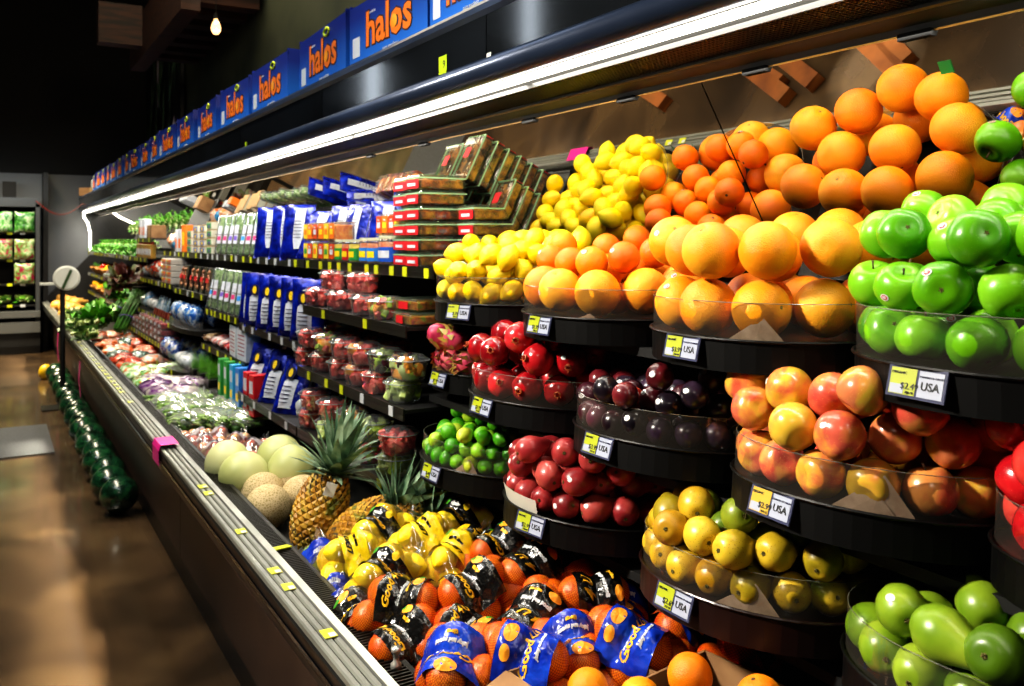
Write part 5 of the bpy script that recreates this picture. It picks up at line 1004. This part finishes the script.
Mnetf = [mat('net_orange_skin', ['#f07804', '#f48c10', '#f49c28'], rough=.35, nscale=8, bump=.2, bscale=300, val=.12)]
Mneto = netmat('net_red', '#a82008', 140, .2, basef=.08); Mnetr = netmat('net_crimson', '#a80c14', 150, .22, basef=.5)
Mblkf = mat('black_print_film', ['#060606', '#0c0c0c', '#141414'], rough=.22, nscale=20, spec=.7, coat=.4, bump=.5, bscale=45); Mbluf = mat('blue_print_film', ['#0a1c78', '#1030a8', '#1a48c8'], rough=.24, nscale=12, coat=.4, bump=.5, bscale=45)
Mgold = mat('gold_print', '#e8b41c', rough=.4); Mwp = mat('white_print', '#c9ccd0', rough=.4); Mopic = mat('orange_print', ['#f08a14', '#f4ac34'], rough=.4, nscale=30); Mgpic = mat('green_print', '#3c8a1c', rough=.4); Mypf = mat('yellow_print_film', ['#d8b80c', '#e8cc20'], rough=.25, coat=.4, nscale=15, bump=.4, bscale=45)
W1 = [('Good 4 U', -.026, .0, .022, Mgold), ('fresh and sweet', -.002, .0, .010, Mwp), ('citrus', .016, .0, .010, Mgold)]
W2 = [('4 U', -.020, -.01, .034, Mgold), ('good and sweet', .012, .0, .011, Mwp), ('easy peel', .03, .01, .008, Mgold)]
NB1 = mkbag('net_bag_of_oranges', Mnetf[0], .039, Mneto, Mblkf, W1, None, 1, pic=[(.034, .02, .018, .012, Mopic), (.034, .038, .010, .006, Mgpic)])
NB2 = mkbag('net_bag_of_oranges', Mnetf[0], .039, Mneto, Mblkf, W2, None, 2, pic=[(.04, -.03, .014, .010, Mopic)])
NU1 = mkbag('net_bag_of_oranges', Mnetf[0], .038, Mneto, Mbluf, [('Good 4', -.012, .0, .028, Mgold), ('juicy and sweet', .012, .0, .010, Mwp), ('citrus', .026, .0, .010, Mgold)], None, 3, pic=[(-.045, .0, .022, .014, Mopic)], blen=.052)
NU2 = mkbag('net_bag_of_oranges', Mnetf[0], .038, Mneto, Mbluf, [('Good 4 U', .004, .0, .026, Mgold), ('juicy and sweet', .026, .0, .009, Mwp)], None, 4, pic=[(-.035, .01, .022, .014, Mopic), (-.035, -.03, .012, .010, Mopic)], blen=.055)
Mlfilm = clear('lemon_film', (.99, .97, .75), .1, .4, .02, (1, .95, .5))
LB1 = mkbag('bag_of_lemons', Mle[0], .033, Mlfilm, Mypf, [('LEMONS', -.012, 0, .018, Mblkf), ('sour and bright', .006, 0, .008, Mblkf)], None, 5, elong=1.2, blen=.032, wide=.055, pic=[(.03, .03, .01, .012, Mgpic)])
LB2 = mkbag('bag_of_lemons', Mle[1], .033, Mlfilm, Mblkf, [('Good 4 U', -.008, 0, .018, Mgold), ('lemons', .012, 0, .010, Mwp)], None, 6, elong=1.2, blen=.030, wide=.055, pic=[(.024, .03, .008, .012, Mgpic), (.024, -.03, .008, .012, mat('yellow_print', '#e8c81c', rough=.4))])
BL = mkbag('bag_of_limes', Mli[1], .026, Mfilm, Mbluf, [('limes', -.0, 0, .018, Mwp)], None, 7, elong=1.1, blen=.045, wide=.045)
RN = mkbag('net_bag_of_oranges', Mnetf[0], .032, Mnetr, mat('red_print_film', ['#8c0c10', '#b81c1c'], rough=.25, coat=.4), [('sweet', 0, 0, .02, Mwp)], None, 8, blen=.03)
def bag(pr, px, py, z, ang, lab, tilt=(-.25, .25), grp='bagged citrus piled on the deck', cat='bag of fruit', sc=1):
    p = at(px, py, z); M = Matrix.Translation(p) @ Euler((tilt[1], tilt[0], 0)).to_matrix().to_4x4() @ Matrix.Rotation(ang*1.3+math.sin(px*12.9+py*3.1)*.75, 4, 'Z') @ Matrix.Translation((0, 0, -.045)) @ Matrix.Scale(sc, 4)
    dup(pr, M=M, label=lab, group=grp, cat=cat)
bag(RN, 318, 578, .585, 1.2, 'red net bag of oranges at the far left tip of the citrus pile', sc=.85)
bag(BL, 335, 592, .60, 1.3, 'blue film bag of limes at the left edge of the pile'); bag(BL, 348, 612, .60, 1.0, 'blue film bag of limes just in front of the other lime bag'); bag(BL, 322, 560, .63, .6, 'blue film bag of lemons and limes beside the front pineapple')
bag(LB1, 355, 557, .66, .35, 'lemon bag with yellow label nearest the front pineapple'); bag(LB2, 378, 533, .69, .2, 'lemon bag with black label at the back left of the lemon bags'); bag(LB2, 383, 577, .68, .3, 'lemon bag with black label at the front of the lemon bags')
bag(LB1, 425, 540, .70, .1, 'lemon bag with yellow label in the middle of the lemon bags'); bag(LB2, 455, 525, .72, -.2, 'lemon bag with black label at the back right of the lemon bags'); bag(LB1, 455, 560, .69, .2, 'lemon bag with yellow label at the right front of the lemon bags'); bag(LB2, 480, 552, .69, -.3, 'lemon bag with black label at the right end beside the net bags')
bag(NB1, 408, 612, .665, -.35, 'orange net bag with black label in front of the lemon bags', (-.35, .3)); bag(NB1, 474, 600, .69, -.5, 'orange net bag with black label right of the lemon bags', (-.3, .3)); bag(NB2, 530, 580, .71, -.4, 'orange net bag with black label at the back below the red pears', (-.2, .35))
bag(NB2, 535, 630, .68, -.3, 'orange net bag with large upright black label in the middle', (-.35, .4)); bag(NB2, 592, 610, .70, -.6, 'orange net bag with black label in the dark at the back right', (-.1, .4)); bag(NB1, 410, 652, .62, -.1, 'orange net bag with small black label at the front edge by the grille', (-.4, .2)); bag(NB1, 362, 628, .60, .9, 'orange net bag sagging against the air grille', (-.3, .1), sc=.95)
bag(NB1, 470, 650, .64, -.4, 'orange net bag half under the blue labelled bags', (-.3, .3)); bag(NB2, 575, 575, .70, .4, 'orange net bag behind the others under the red pear bin', (-.1, .3)); bag(NB1, 500, 560, .69, .6, 'orange net bag tucked behind the lemon bags', (-.2, .3))
bag(NU1, 455, 675, .665, .1, 'orange net bag with blue label at the bottom edge, leftmost', (-.3, .3)); bag(NU2, 530, 668, .69, -.2, 'orange net bag with blue label and big lettering, bottom middle', (-.35, .4)); bag(NU2, 632, 655, .70, -.35, 'orange net bag with blue label right of the middle', (-.3, .4)); bag(NU1, 575, 662, .675, .5, 'orange net bag with blue label wedged between two others', (-.2, .3))
bag(NU1, 688, 640, .70, -.5, 'orange net bag with blue label under the yellow pear bin', (-.1, .3)); bag(NU2, 745, 650, .70, -.3, 'orange net bag with blue label in the dark behind the carton', (-.1, .3)); bag(NU1, 620, 625, .66, .2, 'orange net bag with blue label low in the back', (-.1, .2))
bag(RN, 430, 505, .70, -.1, 'flat printed citrus bag at the very back of the pile', (-.2, .3)); bag(BL, 470, 515, .70, .2, 'blue film bag of limes at the back of the pile'); bag(BL, 515, 535, .70, .2, 'blue film bag of limes behind the black labelled net bags')
# open cartons with oranges at the bottom edge
def carton(p, rz, lab, w=.30, d=.22, h=.13):
    t = tag(empty('open_carton', p, (0, 0, rz)), lab, 'box', 'open cardboard cartons of oranges')
    for nm, b in (('side_wall', (-d/2, d/2, -w/2, -w/2+.005, 0, h)), ('side_wall', (-d/2, d/2, w/2-.005, w/2, 0, h)), ('front_wall', (-d/2, -d/2+.005, -w/2, w/2, 0, h)), ('back_wall', (d/2-.005, d/2, -w/2, w/2, 0, h)), ('base', (-d/2, d/2, -w/2, w/2, 0, .005))): MB().box(*b).obj(nm, Mcard, t)
    MB().prism([(-d/2, h-.002), (-d/2-.05, h-.02), (-d/2-.05, h-.016), (-d/2, h+.002)], -w/2, w/2).obj('flap', Mcard, t); return t
cb = P(735, 676, X=1.06); carton((cb.x, cb.y, .605), .15, 'open brown carton of oranges at the bottom edge below the yellow pears'); cb2 = P(600, 690, X=.93); carton((cb2.x, cb2.y-.02, .585), .1, 'open brown carton of oranges at the bottom edge, left one')
for i, (px, py, X_, w_) in enumerate([(690, 676, .99, 'resting on the left edge of the right carton'), (588, 690, .90, 'showing at the bottom edge in the left carton'), (640, 700, .95, 'low in the left carton'), (760, 700, 1.02, 'low inside the right carton')]):
    p = P(px, py, X=X_); dup(KIND['navel_orange']['o'], p, (i, 2*i, 0), .95, f"loose orange {w_}", 'loose oranges in the cartons', 'orange')
# film bags of vegetables further down the deck
VB = {}
def vbag(key, name, cols, seed, w=.2, d=.16, h=.075, lab=None, sc=22): VB[key] = pbag(name, filmmat('film_'+key, cols, sc), w, h, d, seed, lab=lab)
vbag('carrot', 'carrot_bag', ['#7c2c14', '#c04c20', '#c87048', '#b0a49c'], 41); vbag('darkgreen', 'broccoli_bag', ['#0c2c2c', '#1c4a44', '#8fa89c', '#102c30'], 42); vbag('purple', 'cabbage_bag', ['#34103c', '#5a2468', '#8c8088', '#a8a49c'], 43, .22, .17, .09, sc=14)
vbag('mix', 'salad_mix_bag', ['#c06038', '#3c9a3c', '#c9d0c0', '#7a9c50'], 44); vbag('pinkbag', 'radish_bag', ['#6c2430', '#a8484a', '#a88a80', '#b4a49c'], 46, .2, .16, .10, sc=24)
# green bean bags: film over a tangle of beans
mb = MB(); r = random.Random(5)
for k in range(90):
    x, y, z = r.uniform(.01, .15), r.uniform(-.09, .09), r.uniform(.02, .06); a = r.uniform(-1.1, 1.1); l = r.uniform(.03, .05); mb.tube([(x-l*math.sin(a), y-l*math.cos(a), z), (x, y, z+.006), (x+l*math.sin(a), y+l*math.cos(a), z)], .0042, 5)
o = pbag('green_bean_bag', clear('film_beans', (.95, .98, .95), .15, .7, .12, (.95, 1, .95)), .21, .075, .17, 45); mb.obj('beans', mat('bean_green', ['#3c6420', '#6a8f3c', '#a0b878'], rough=.5, nscale=20), o); MB().box(.01, .15, -.085, .085, .004, .03, bev=.008).obj('bean_filling', Mleafd, o)
KIDS[o.name] = [(c, []) for c in bpy.data.objects if c.parent is o]; VB['beans'] = o
def deckbags(key, pts, nm, zone):
    r = random.Random(len(pts)); 
    for i, (px, py) in enumerate(pts):
        z = .61+r.uniform(0, .02)+.00*i; p = at(px, py, z); sm = key == 'pinkbag'; dup(VB[key], (max(p.x, .80)+.02 if sm else max(p.x-.06, .735), p.y, z-(.06 if sm else .045)), (r.uniform(-.1, .1), -.12, (r.uniform(.9, 2.2) if sm else r.uniform(-.5, .5))), 1.0 if sm else 1.15, f"{nm}, {ordl(i, len(pts))} {zone}", f"{nm}s on the deck", 'bag')
deckbags('carrot', [(92, 338), (97, 346), (101, 353), (107, 361), (110, 337), (115, 344), (118, 352), (124, 366), (128, 338), (133, 345), (138, 352), (146, 362), (150, 353)], 'plump orange carrot bag', 'among the far deck bags')
deckbags('darkgreen', [(104, 346), (112, 357), (124, 345), (133, 358)], 'dark green printed bag', 'among the carrot bags'); deckbags('mix', [(118, 371), (130, 377), (141, 372), (150, 377), (160, 371), (137, 384)], 'salad mix bag with green print', 'in the row before the cabbage bags')
deckbags('purple', [(141, 392), (150, 385), (158, 397), (166, 388), (176, 396), (184, 388)], 'purple and white cabbage bag', 'of the cabbage bags'); deckbags('beans', [(154, 404), (163, 413), (172, 405), (176, 422), (187, 411), (190, 401), (199, 419), (207, 407), (212, 421), (225, 413), (238, 420)], 'clear bag of green beans', 'of the bean bags')
VB['pinkbag'] = mkbag('small_apple_bag', mat('small_pink_apple', ['#a83c34', '#c86050', '#d09c68'], rough=.3, nscale=14, rnd=.4, coat=.3), .0235, Mfilm, clear('frosted_print', (.9, .9, .92), .2, .5, .45, (.8, .75, .78)), [('sweet', -.01, 0, .014, Mnavy)], None, 9, nx=4, blen=.022, wide=.03)
deckbags('pinkbag', [(181, 433), (190, 447), (199, 438), (203, 459), (214, 430), (220, 446), (232, 436), (238, 455), (250, 442), (262, 455), (272, 447)], 'clear bag of small pink apples', 'of the bags behind the melons')
# far end of the deck: greens, cabbages, squash
dup(LG, at(101, 328, .66), (0, -.3, 0), 2.6, 'big bright green lettuce heap leaning over the rail at the far end', 'lettuce', 'greens'); o = dup(LG, P(124, 285, X=1.0), (0, -.5, 1), 1.9, 'dark red leaf lettuce bunch above the green lettuce', 'lettuce', 'greens'); o.data = o.data.copy(); o.data.materials[0] = Mleafr; o.data.materials[1] = Mleafr
dup(LG, P(115, 296, X=.98), (0, -.5, 2), 1.5, 'bright green lettuce bunch beside the red leaf lettuce', 'lettuce', 'greens'); dup(LG, at(93, 322, .66), (0, -.3, 3), 2.0, 'bright green lettuce behind the big heap', 'lettuce', 'greens')
ASP = MB(); r = random.Random(3)
for k in range(22): y = r.uniform(-.05, .05); z = r.uniform(0, .05); ASP.tube([(0, y, z), (.18, y+r.uniform(-.01, .01), z+.02), (.34, y+r.uniform(-.02, .02), z+.03)], [.007, .006, .003], 6)
o = put('asparagus_bundle', ASP.mesh('asparagus_bundle', mat('asparagus_green', ['#26501a', '#3f7a26', '#5c9434'], rough=.5, nscale=20), smooth=True)); MB().tube([(.1, .06*math.cos(a), .03+.045*math.sin(a)) for a in [i*PI/8 for i in range(17)]], .004, 5).obj('rubber_band', mat('violet_label', '#6f55b4'), o); proto(o)
for i, (px, py) in enumerate([(113, 322), (119, 318), (126, 324), (122, 333), (130, 316), (133, 330)]): p = at(px, py, .68); dup(o, p, (0, -.75, .5+.1*i), 1.3, f"green asparagus bundle propped beside the lettuce, {ordl(i, 6)}", 'asparagus bundles', 'asparagus')
CAB = put('cabbage', leafy('c', Mleaf2, 26, .10, 9, 1.3, .14, Mleafd)); proto(CAB)
for i, (px, py) in enumerate([(72, 318), (77, 324), (83, 322), (79, 331), (87, 331), (86, 340)]): dup(CAB, at(px, py, .66), (0, 0, i), 1.5, f"round green and white cabbage, {ordl(i, 6)} of the far end row", 'cabbages at the far end', 'cabbage')
BUT = proto(put('butternut_squash', MB().lathe([(0, -.12), (.05, -.115), (.07, -.07), (.055, -.01), (.036, .04), (.034, .1), (0, .11)], 14).mesh('butternut_squash', mat('tan_squash', ['#c48a34', '#d8a450'], rough=.45, nscale=5), smooth=True)))
for i, (px, py) in enumerate([(63, 306), (67, 299), (70, 307), (74, 301), (76, 309), (80, 303), (70, 313), (82, 312)]): dup(BUT, at(px, py, .68), (PI/2, 0, 1.2+.2*i), 1.1, f"tan butternut squash, {ordl(i, 8)} of the far end heap", 'butternut squash', 'squash')
# ------------------------------------------------------------------ tags along the front rail
tg = MB().box(-.022, .022, -.014, .014, 0, .0012).mesh('rail_tag', Mtagy2)
def railtag(px, py, col='y'):
    p = at(px, py, .668); o = tag(put('rail_price_tag', tg, case), None); o.location = (.612, p.y, .6685); o.rotation_euler = (0, 0, PI/2+random.uniform(-.1, .1)); pt_ = put('print_patch', MB().box(-.020, .0, -.012, .002, .0012, .0018).mesh('print_patch', Mtagw2), o)
for px, py in [(328, 634), (288, 587), (274, 571), (238, 532), (204, 494), (200, 487), (122, 392), (130, 402)]: railtag(px, py)
for px in range(60, 122, 3): railtag(px, 240+(px+8)*1.19)
o = MB().box(-.03, .03, -.012, .012, 0, .003).obj('fallen_tag', Mtagy2, case); p = at(276, 550, .642); o.location = (.69, p.y, .645); o.rotation_euler = (0, .1, .4)
o = MB().lathe([(0, 0), (.011, 0), (.011, .01), (.006, .014), (.006, .03), (.010, .034), (.010, .042), (0, .044)], 14).obj('steel_knob', Malu, case, smooth=True); o.location = (.70, at(386, 660, .66).y, .638)
# pink ribbons
Mpink = mat('hot_pink_tape', '#e0188c', rough=.45)
def ribbon(py_, lab, X, Ztop, Zbot, w=.05, over=False):
    pts = [(X+.07, Ztop+.012), (X, Ztop+.012), (X-.008, Ztop-.01), (X-.006, Zbot)] if over else [(X-.012, Ztop), (X-.02, (Ztop+Zbot)/2), (X-.008, Zbot)]
    mb = MB(); k = len(pts); mb.add([(x, py_-w/2, z) for x, z in pts]+[(x, py_+w/2+(.02 if not over else 0)*(i/k), z) for i, (x, z) in enumerate(pts)], [(i, i+1, k+i+1, k+i) for i in range(k-1)]); tag(mb.obj('pink_ribbon', Mpink), lab, 'ribbon')
ribbon(at(163, 447, .66).y, 'hot pink tape folded over the front rail', .576, .672, .60, .16, True); ribbon(P(81, 370, X=.57).y, 'hot pink ribbon hanging from the bumper near the scale post', .575, .60, .33, .07); ribbon(P(59, 338, X=.57).y, 'hot pink ribbon hanging at the far end of the bumper', .575, .60, .30, .09)
# ------------------------------------------------------------------ clementine cartons on the canopy
Mbox = None
def bluebox():
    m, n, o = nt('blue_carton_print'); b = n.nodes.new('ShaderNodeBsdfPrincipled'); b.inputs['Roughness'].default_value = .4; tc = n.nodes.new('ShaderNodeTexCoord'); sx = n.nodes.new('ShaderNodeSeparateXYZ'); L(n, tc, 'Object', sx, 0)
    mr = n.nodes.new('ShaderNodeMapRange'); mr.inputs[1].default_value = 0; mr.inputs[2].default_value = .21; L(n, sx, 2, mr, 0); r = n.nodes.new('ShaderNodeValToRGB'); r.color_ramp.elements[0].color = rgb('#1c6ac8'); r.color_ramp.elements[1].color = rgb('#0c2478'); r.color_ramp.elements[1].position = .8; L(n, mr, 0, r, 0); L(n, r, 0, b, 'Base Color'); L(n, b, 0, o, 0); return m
Mbox = bluebox(); Mhal = mat('halo_orange', '#e8741c', rough=.4); Mhalo2 = mat('halo_ring_green', '#b9c81c', rough=.4); Mhald = mat('halo_outline', '#3a1408', rough=.5)  # Mhald: dark brown printed outline of the logo letters
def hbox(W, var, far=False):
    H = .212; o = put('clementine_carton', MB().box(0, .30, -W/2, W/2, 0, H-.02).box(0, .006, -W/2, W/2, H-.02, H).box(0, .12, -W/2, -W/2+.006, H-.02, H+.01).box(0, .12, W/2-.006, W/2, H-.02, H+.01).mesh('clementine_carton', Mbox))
    MF = lambda y, z, x=-.001: frame((x, y, z), (0, -1, 0), (0, 0, 1))
    dk = text('logo_outline', 'halos', .165, Mhald, o, MF(-.02, .105, -.0008), bold=.009, ext=.0003); lg = text('logo_lettering', 'halos', .165, Mhal, o, MF(-.02, .105, -.0018), bold=.004, ext=.0003)
    MB().tube([(-.003, -.075+.03*math.cos(a), .185+.014*math.sin(a)) for a in [i*PI/8 for i in range(17)]], .0045, 6, cap=False).obj('halo_ring', Mhalo2, o)
    MB().lathe([(0, 0), (.022, 0), (.022, .001), (0, .001)], 16, Matrix.Translation((-.0022, -.07, .095)) @ Matrix.Rotation(-PI/2, 4, 'Y')).obj('smiling_fruit_dot', Mopic, o)
    text('small_print', 'pure goodness', .020, Mwp, o, MF(-.04, .022)); text('small_print', 'mandarins', .014, Mwp, o, MF(.10, .165))
    MB().box(-.0012, 0, W/2-.09, W/2-.03, .03, .10).obj('barcode_patch', Mwp, o)
    for y in (-W/2+.08, W/2-.12): MB().box(-.001, .001, y-.02, y+.02, 0, .010).obj('hand_hole', Mdark, o)
    return proto(o)
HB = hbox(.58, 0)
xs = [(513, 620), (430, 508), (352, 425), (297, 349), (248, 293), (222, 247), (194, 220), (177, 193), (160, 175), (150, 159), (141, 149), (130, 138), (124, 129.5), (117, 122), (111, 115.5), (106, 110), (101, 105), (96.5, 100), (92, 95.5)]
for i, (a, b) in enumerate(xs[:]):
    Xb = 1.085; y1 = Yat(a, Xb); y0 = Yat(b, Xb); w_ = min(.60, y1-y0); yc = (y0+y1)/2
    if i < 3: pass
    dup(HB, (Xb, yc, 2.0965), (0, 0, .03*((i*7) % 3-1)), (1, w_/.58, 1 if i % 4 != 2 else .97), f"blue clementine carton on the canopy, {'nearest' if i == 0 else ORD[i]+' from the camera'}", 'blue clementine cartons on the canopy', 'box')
o = tag(pbag('white_bucket_bag', filmmat('film_white', ['#8f979c', '#b9c0c4', '#d3d8da']), .3, .22, .25, 51), None); dup(o, (1.1, 12.6, 2.0965), label='crumpled pale sack at the far end of the canopy', cat='bag')
bx_ = dup(BXX, (1.15, 13.1, 2.10), (0, 0, .6), (2.4, 2.4, 1), 'flattened brown carton lying at the far end of the canopy', None, 'box')
# ------------------------------------------------------------------ floor things
Mwat = mat('watermelon_skin', ['#06180e', '#0f3320', '#1c4a2a'], rough=.25, nscale=9, coat=.3, stretch=(3, 3, .3))
WM = proto(put('watermelon', MB().lathe(prof(lambda t: .10*math.sin(t), lambda t: -math.cos(t)*.112, 18), 24).mesh('watermelon', Mwat, smooth=True)))
i = 0
for y in [5.25+.27*k for k in range(20)]:
    dup(WM, (.60-.02*(i%2), y, .106), (PI/2-.3+.2*(i%4), i, 0), 1, f"dark green watermelon on the floor against the case, {ORD[min(i, 19)] if i < 20 else 'last'} from the near end", 'watermelons along the case', 'watermelon'); i += 1
YW = proto(put('yellow_melon', MB().lathe(prof(lambda t: .10*math.sin(t), lambda t: -math.cos(t)*.12, 16), 20).mesh('yellow_melon', mat('canary_yellow', ['#c8a40c', '#e0c024'], rough=.4, nscale=6), smooth=True)))
dup(YW, P(51, 357, X=.50), label='small yellow melon beside the far watermelons', cat='melon'); bpy.context.view_layer.update()
for o in bpy.data.objects:
    if o.get('label', '').startswith('small yellow melon'): o.location = (.50, 10.72, .075); o.scale = (.72, .72, .72); 
# scale post
t = tag(empty('scale_stand', (.545, 8.85, 0)), 'black post on a flat foot with a round white produce scale on top', 'scale')
MB().box(-.17, .10, -.16, .10, 0, .012).obj('foot_plate', Mblack, t); MB().tube([(0, 0, .01), (0, 0, 1.08)], .022, 12).obj('post', mat('black_post_paint', '#0a0b0d', rough=.5), t)
MB().lathe([(0, -.03), (.10, -.03), (.11, -.01), (.11, .02), (.095, .03), (0, .03)], 28, Matrix.Translation((.03, -.04, 1.16)) @ Matrix.Rotation(PI/2, 4, 'X')).obj('dial', mat('scale_white', '#d8dcd6', rough=.35), t, smooth=False)
MB().box(-.18, -.04, -.05, .05, 1.10, 1.12).obj('pan', mat('scale_white', '#b9beba'), t); MB().box(-.012, .012, -.08, -.074, -.09, .09, Matrix.Translation((.03, 0, 1.15)) @ Matrix.Rotation(.4, 4, 'Y')).obj('green_strip', mat('dark_green_strip', '#2c4a24', rough=.5), t)
# floor mat
a0, a1 = P(-30, 404, Z=0), P(84, 404, Z=0)
tag(MB().box(-2.2, .38, 6.95, 8.05, 0, .012).obj('floor_mat', mat('grey_carpet_mat', ['#35373a', '#46494c'], rough=.9, nscale=60)), 'flat grey carpet mat lying across the aisle floor', 'mat')
# ------------------------------------------------------------------ far upright freezer with bags
t = tag(empty('upright_cooler', (-.75, 13.35, 0)), 'dark upright open cooler against the far wall with bagged salads', 'cooler')
W = 1.3; MB().box(-W, W, .45, .5, 0, 1.98).obj('back_panel', Mblackm, t)
for x in (-W, W-.05): MB().box(x, x+.05, -.05, .45, 0, 1.98).obj('side_panel', mat('grey_steel', '#3a3d40', rough=.4), t)
MB().box(-W, W, -.05, .45, 1.94, 2.06).obj('top_panel', mat('grey_steel', '#3a3d40'), t); MB().box(-W, W, -.12, .45, .0, .10).obj('kick_plate', Mblack, t); MB().box(-W, W, -.14, .45, .28, .42).obj('front_bumper', mat('grey_steel2', '#5a5c5c', rough=.4), t); MB().box(-W, W, -.1, .45, .10, .28).obj('base_panel', Mblackm, t)
MB().box(-W, W, -.14, .4, .48, .56).obj('wire_fence', mat('grey_steel2', '#5a5c5c'), t)
zs = [1.60, 1.24, .92, .64]
BGS = {k: proto(put(k+'_bag', pouch('q', .24, .27, .09, None, 12, 12, .012, s).mesh(k+'_bag', filmmat('film_'+k, c, 14), smooth=True))) for k, c, s in (('salad', ['#1c5a1c', '#4c9a3c', '#b0c4a0', '#2c7a2c'], 61), ('beet', ['#8c1c3a', '#5a8c3c', '#a9c08c', '#c03c5c'], 62), ('kale', ['#0c2050', '#1c4a6c', '#4a8c3c', '#123060'], 63))}
LET = proto(put('iceberg_lettuce', leafy('c', Mleaf2, 22, .10, 12, 1.4, .15, Mleaf1)))
for zi, z in enumerate(zs):
    MB().box(-W+.05, W-.05, -.02, .45, z-.02, z).obj('shelf', Mblackm, t); 
    for k in range(16): put('price_tag', MB().box(-.03, .03, -.004, 0, -.018, .018).mesh('price_tag', Mtagy2 if k % 3 else Mtagw2), t, (-W+.15+k*.15, -.022, z-.01))
    wd = ['top', 'second', 'third', 'lowest'][zi]
    for k in range(9):
        x = -.75+1.12-.255*k
        if zi < 3 and not (zi == 2 and k in (1,)):
            pr = BGS[['salad', 'beet', 'kale'][zi]] if not (zi == 2 and k == 0) else BGS['beet']
            dup(pr, (x, 13.36, z+.002), (0, 0, -PI/2), 1, f"{['green salad bag', 'pink and green salad bag', 'dark blue and green salad bag'][zi]}, {ORD[k]} from right on the cooler's {wd} shelf", f"salad bags on the cooler {wd} shelf", 'bag')
        elif zi == 3: dup(LET, (x, 13.42, z+.02), (0, 0, k), 1.35, f"pale green lettuce head, {ORD[k]} from right on the cooler's lowest shelf", 'lettuce heads in the cooler', 'lettuce')
    if zi == 3:
        for k in range(9): dup(BGS['kale'], (-.75+1.12-.255*k, 13.36, .645+.1*0), (0, 0, -PI/2), (1, 1, .9), f"dark blue salad bag, {ORD[k]} from right behind the lettuce heads", 'salad bags behind the lettuce', 'bag') if False else None
for x in (-1.4, -1.0, -.6, -.2, .2): tag(MB().box(x-.08, x+.08, 13.5, 13.65, 2.062, 2.28).obj('black_canister', Mdark), f"black canister on top of the far cooler, {['leftmost', 'second from left', 'middle', 'fourth from left', 'rightmost'][int(round((x+1.4)/.4))]}", 'canister', 'black canisters on the cooler')
# red cable sagging between cooler and canopy
tag(MB().tube([(.5+.65*i/14*.9, 13.25, 2.02-.18*math.sin(PI*i/14)) for i in range(15)], .006, 6).obj('red_cable', mat('red_cable', '#7a1c14', rough=.5)), 'thin red cable sagging between the cooler and the canopy', 'cable')
# ------------------------------------------------------------------ across the aisle (seen in the tilted mirror): wooden stand legs
def floor_of(px, py, z=0):       # where the mirror shows the floor
    d = ray(px, py); n = Vector((-math.cos(TH), 0, -math.sin(TH))); q = on_mirror(px, py); r_ = d-2*d.dot(n)*n; return q+r_*((z-q.z)/r_.z)
Mbat = mat('stand_timber', ['#7a4216', '#9a5a22', '#84501e'], rough=.5, nscale=4, stretch=(1, 1, 6))
t = tag(empty('timber_stand', (0, 0, 0)), 'low timber stand with slanting legs across the aisle, mirrored above the grapefruit', 'stand')
for (x0, y0, x1, y1) in [(705, 82, 765, 128), (728, 76, 780, 118), (762, 66, 808, 104), (840, 46, 895, 100), (862, 42, 900, 86), (605, 103, 652, 138)]:
    sh_ = Vector((-{705: .26, 605: .24}.get(x0, .12), 0, 0)); a = floor_of(x0, y0, .032)+sh_; b = floor_of(x1, y1, .032)+sh_; d = (b-a).normalized(); s = Vector((-d.y, d.x, 0))*.045; u = Vector((0, 0, 1))
    vs = [a-s-u*.03, a+s-u*.03, a+s+u*.03, a-s+u*.03, b-s-u*.03, b+s-u*.03, b+s+u*.03, b-s+u*.03]
    MB().add(vs, [(0, 1, 2, 3), (4, 5, 6, 7), (0, 1, 5, 4), (1, 2, 6, 5), (2, 3, 7, 6), (3, 0, 4, 7)]).obj('leg', Mbat, t)
drop_protos()
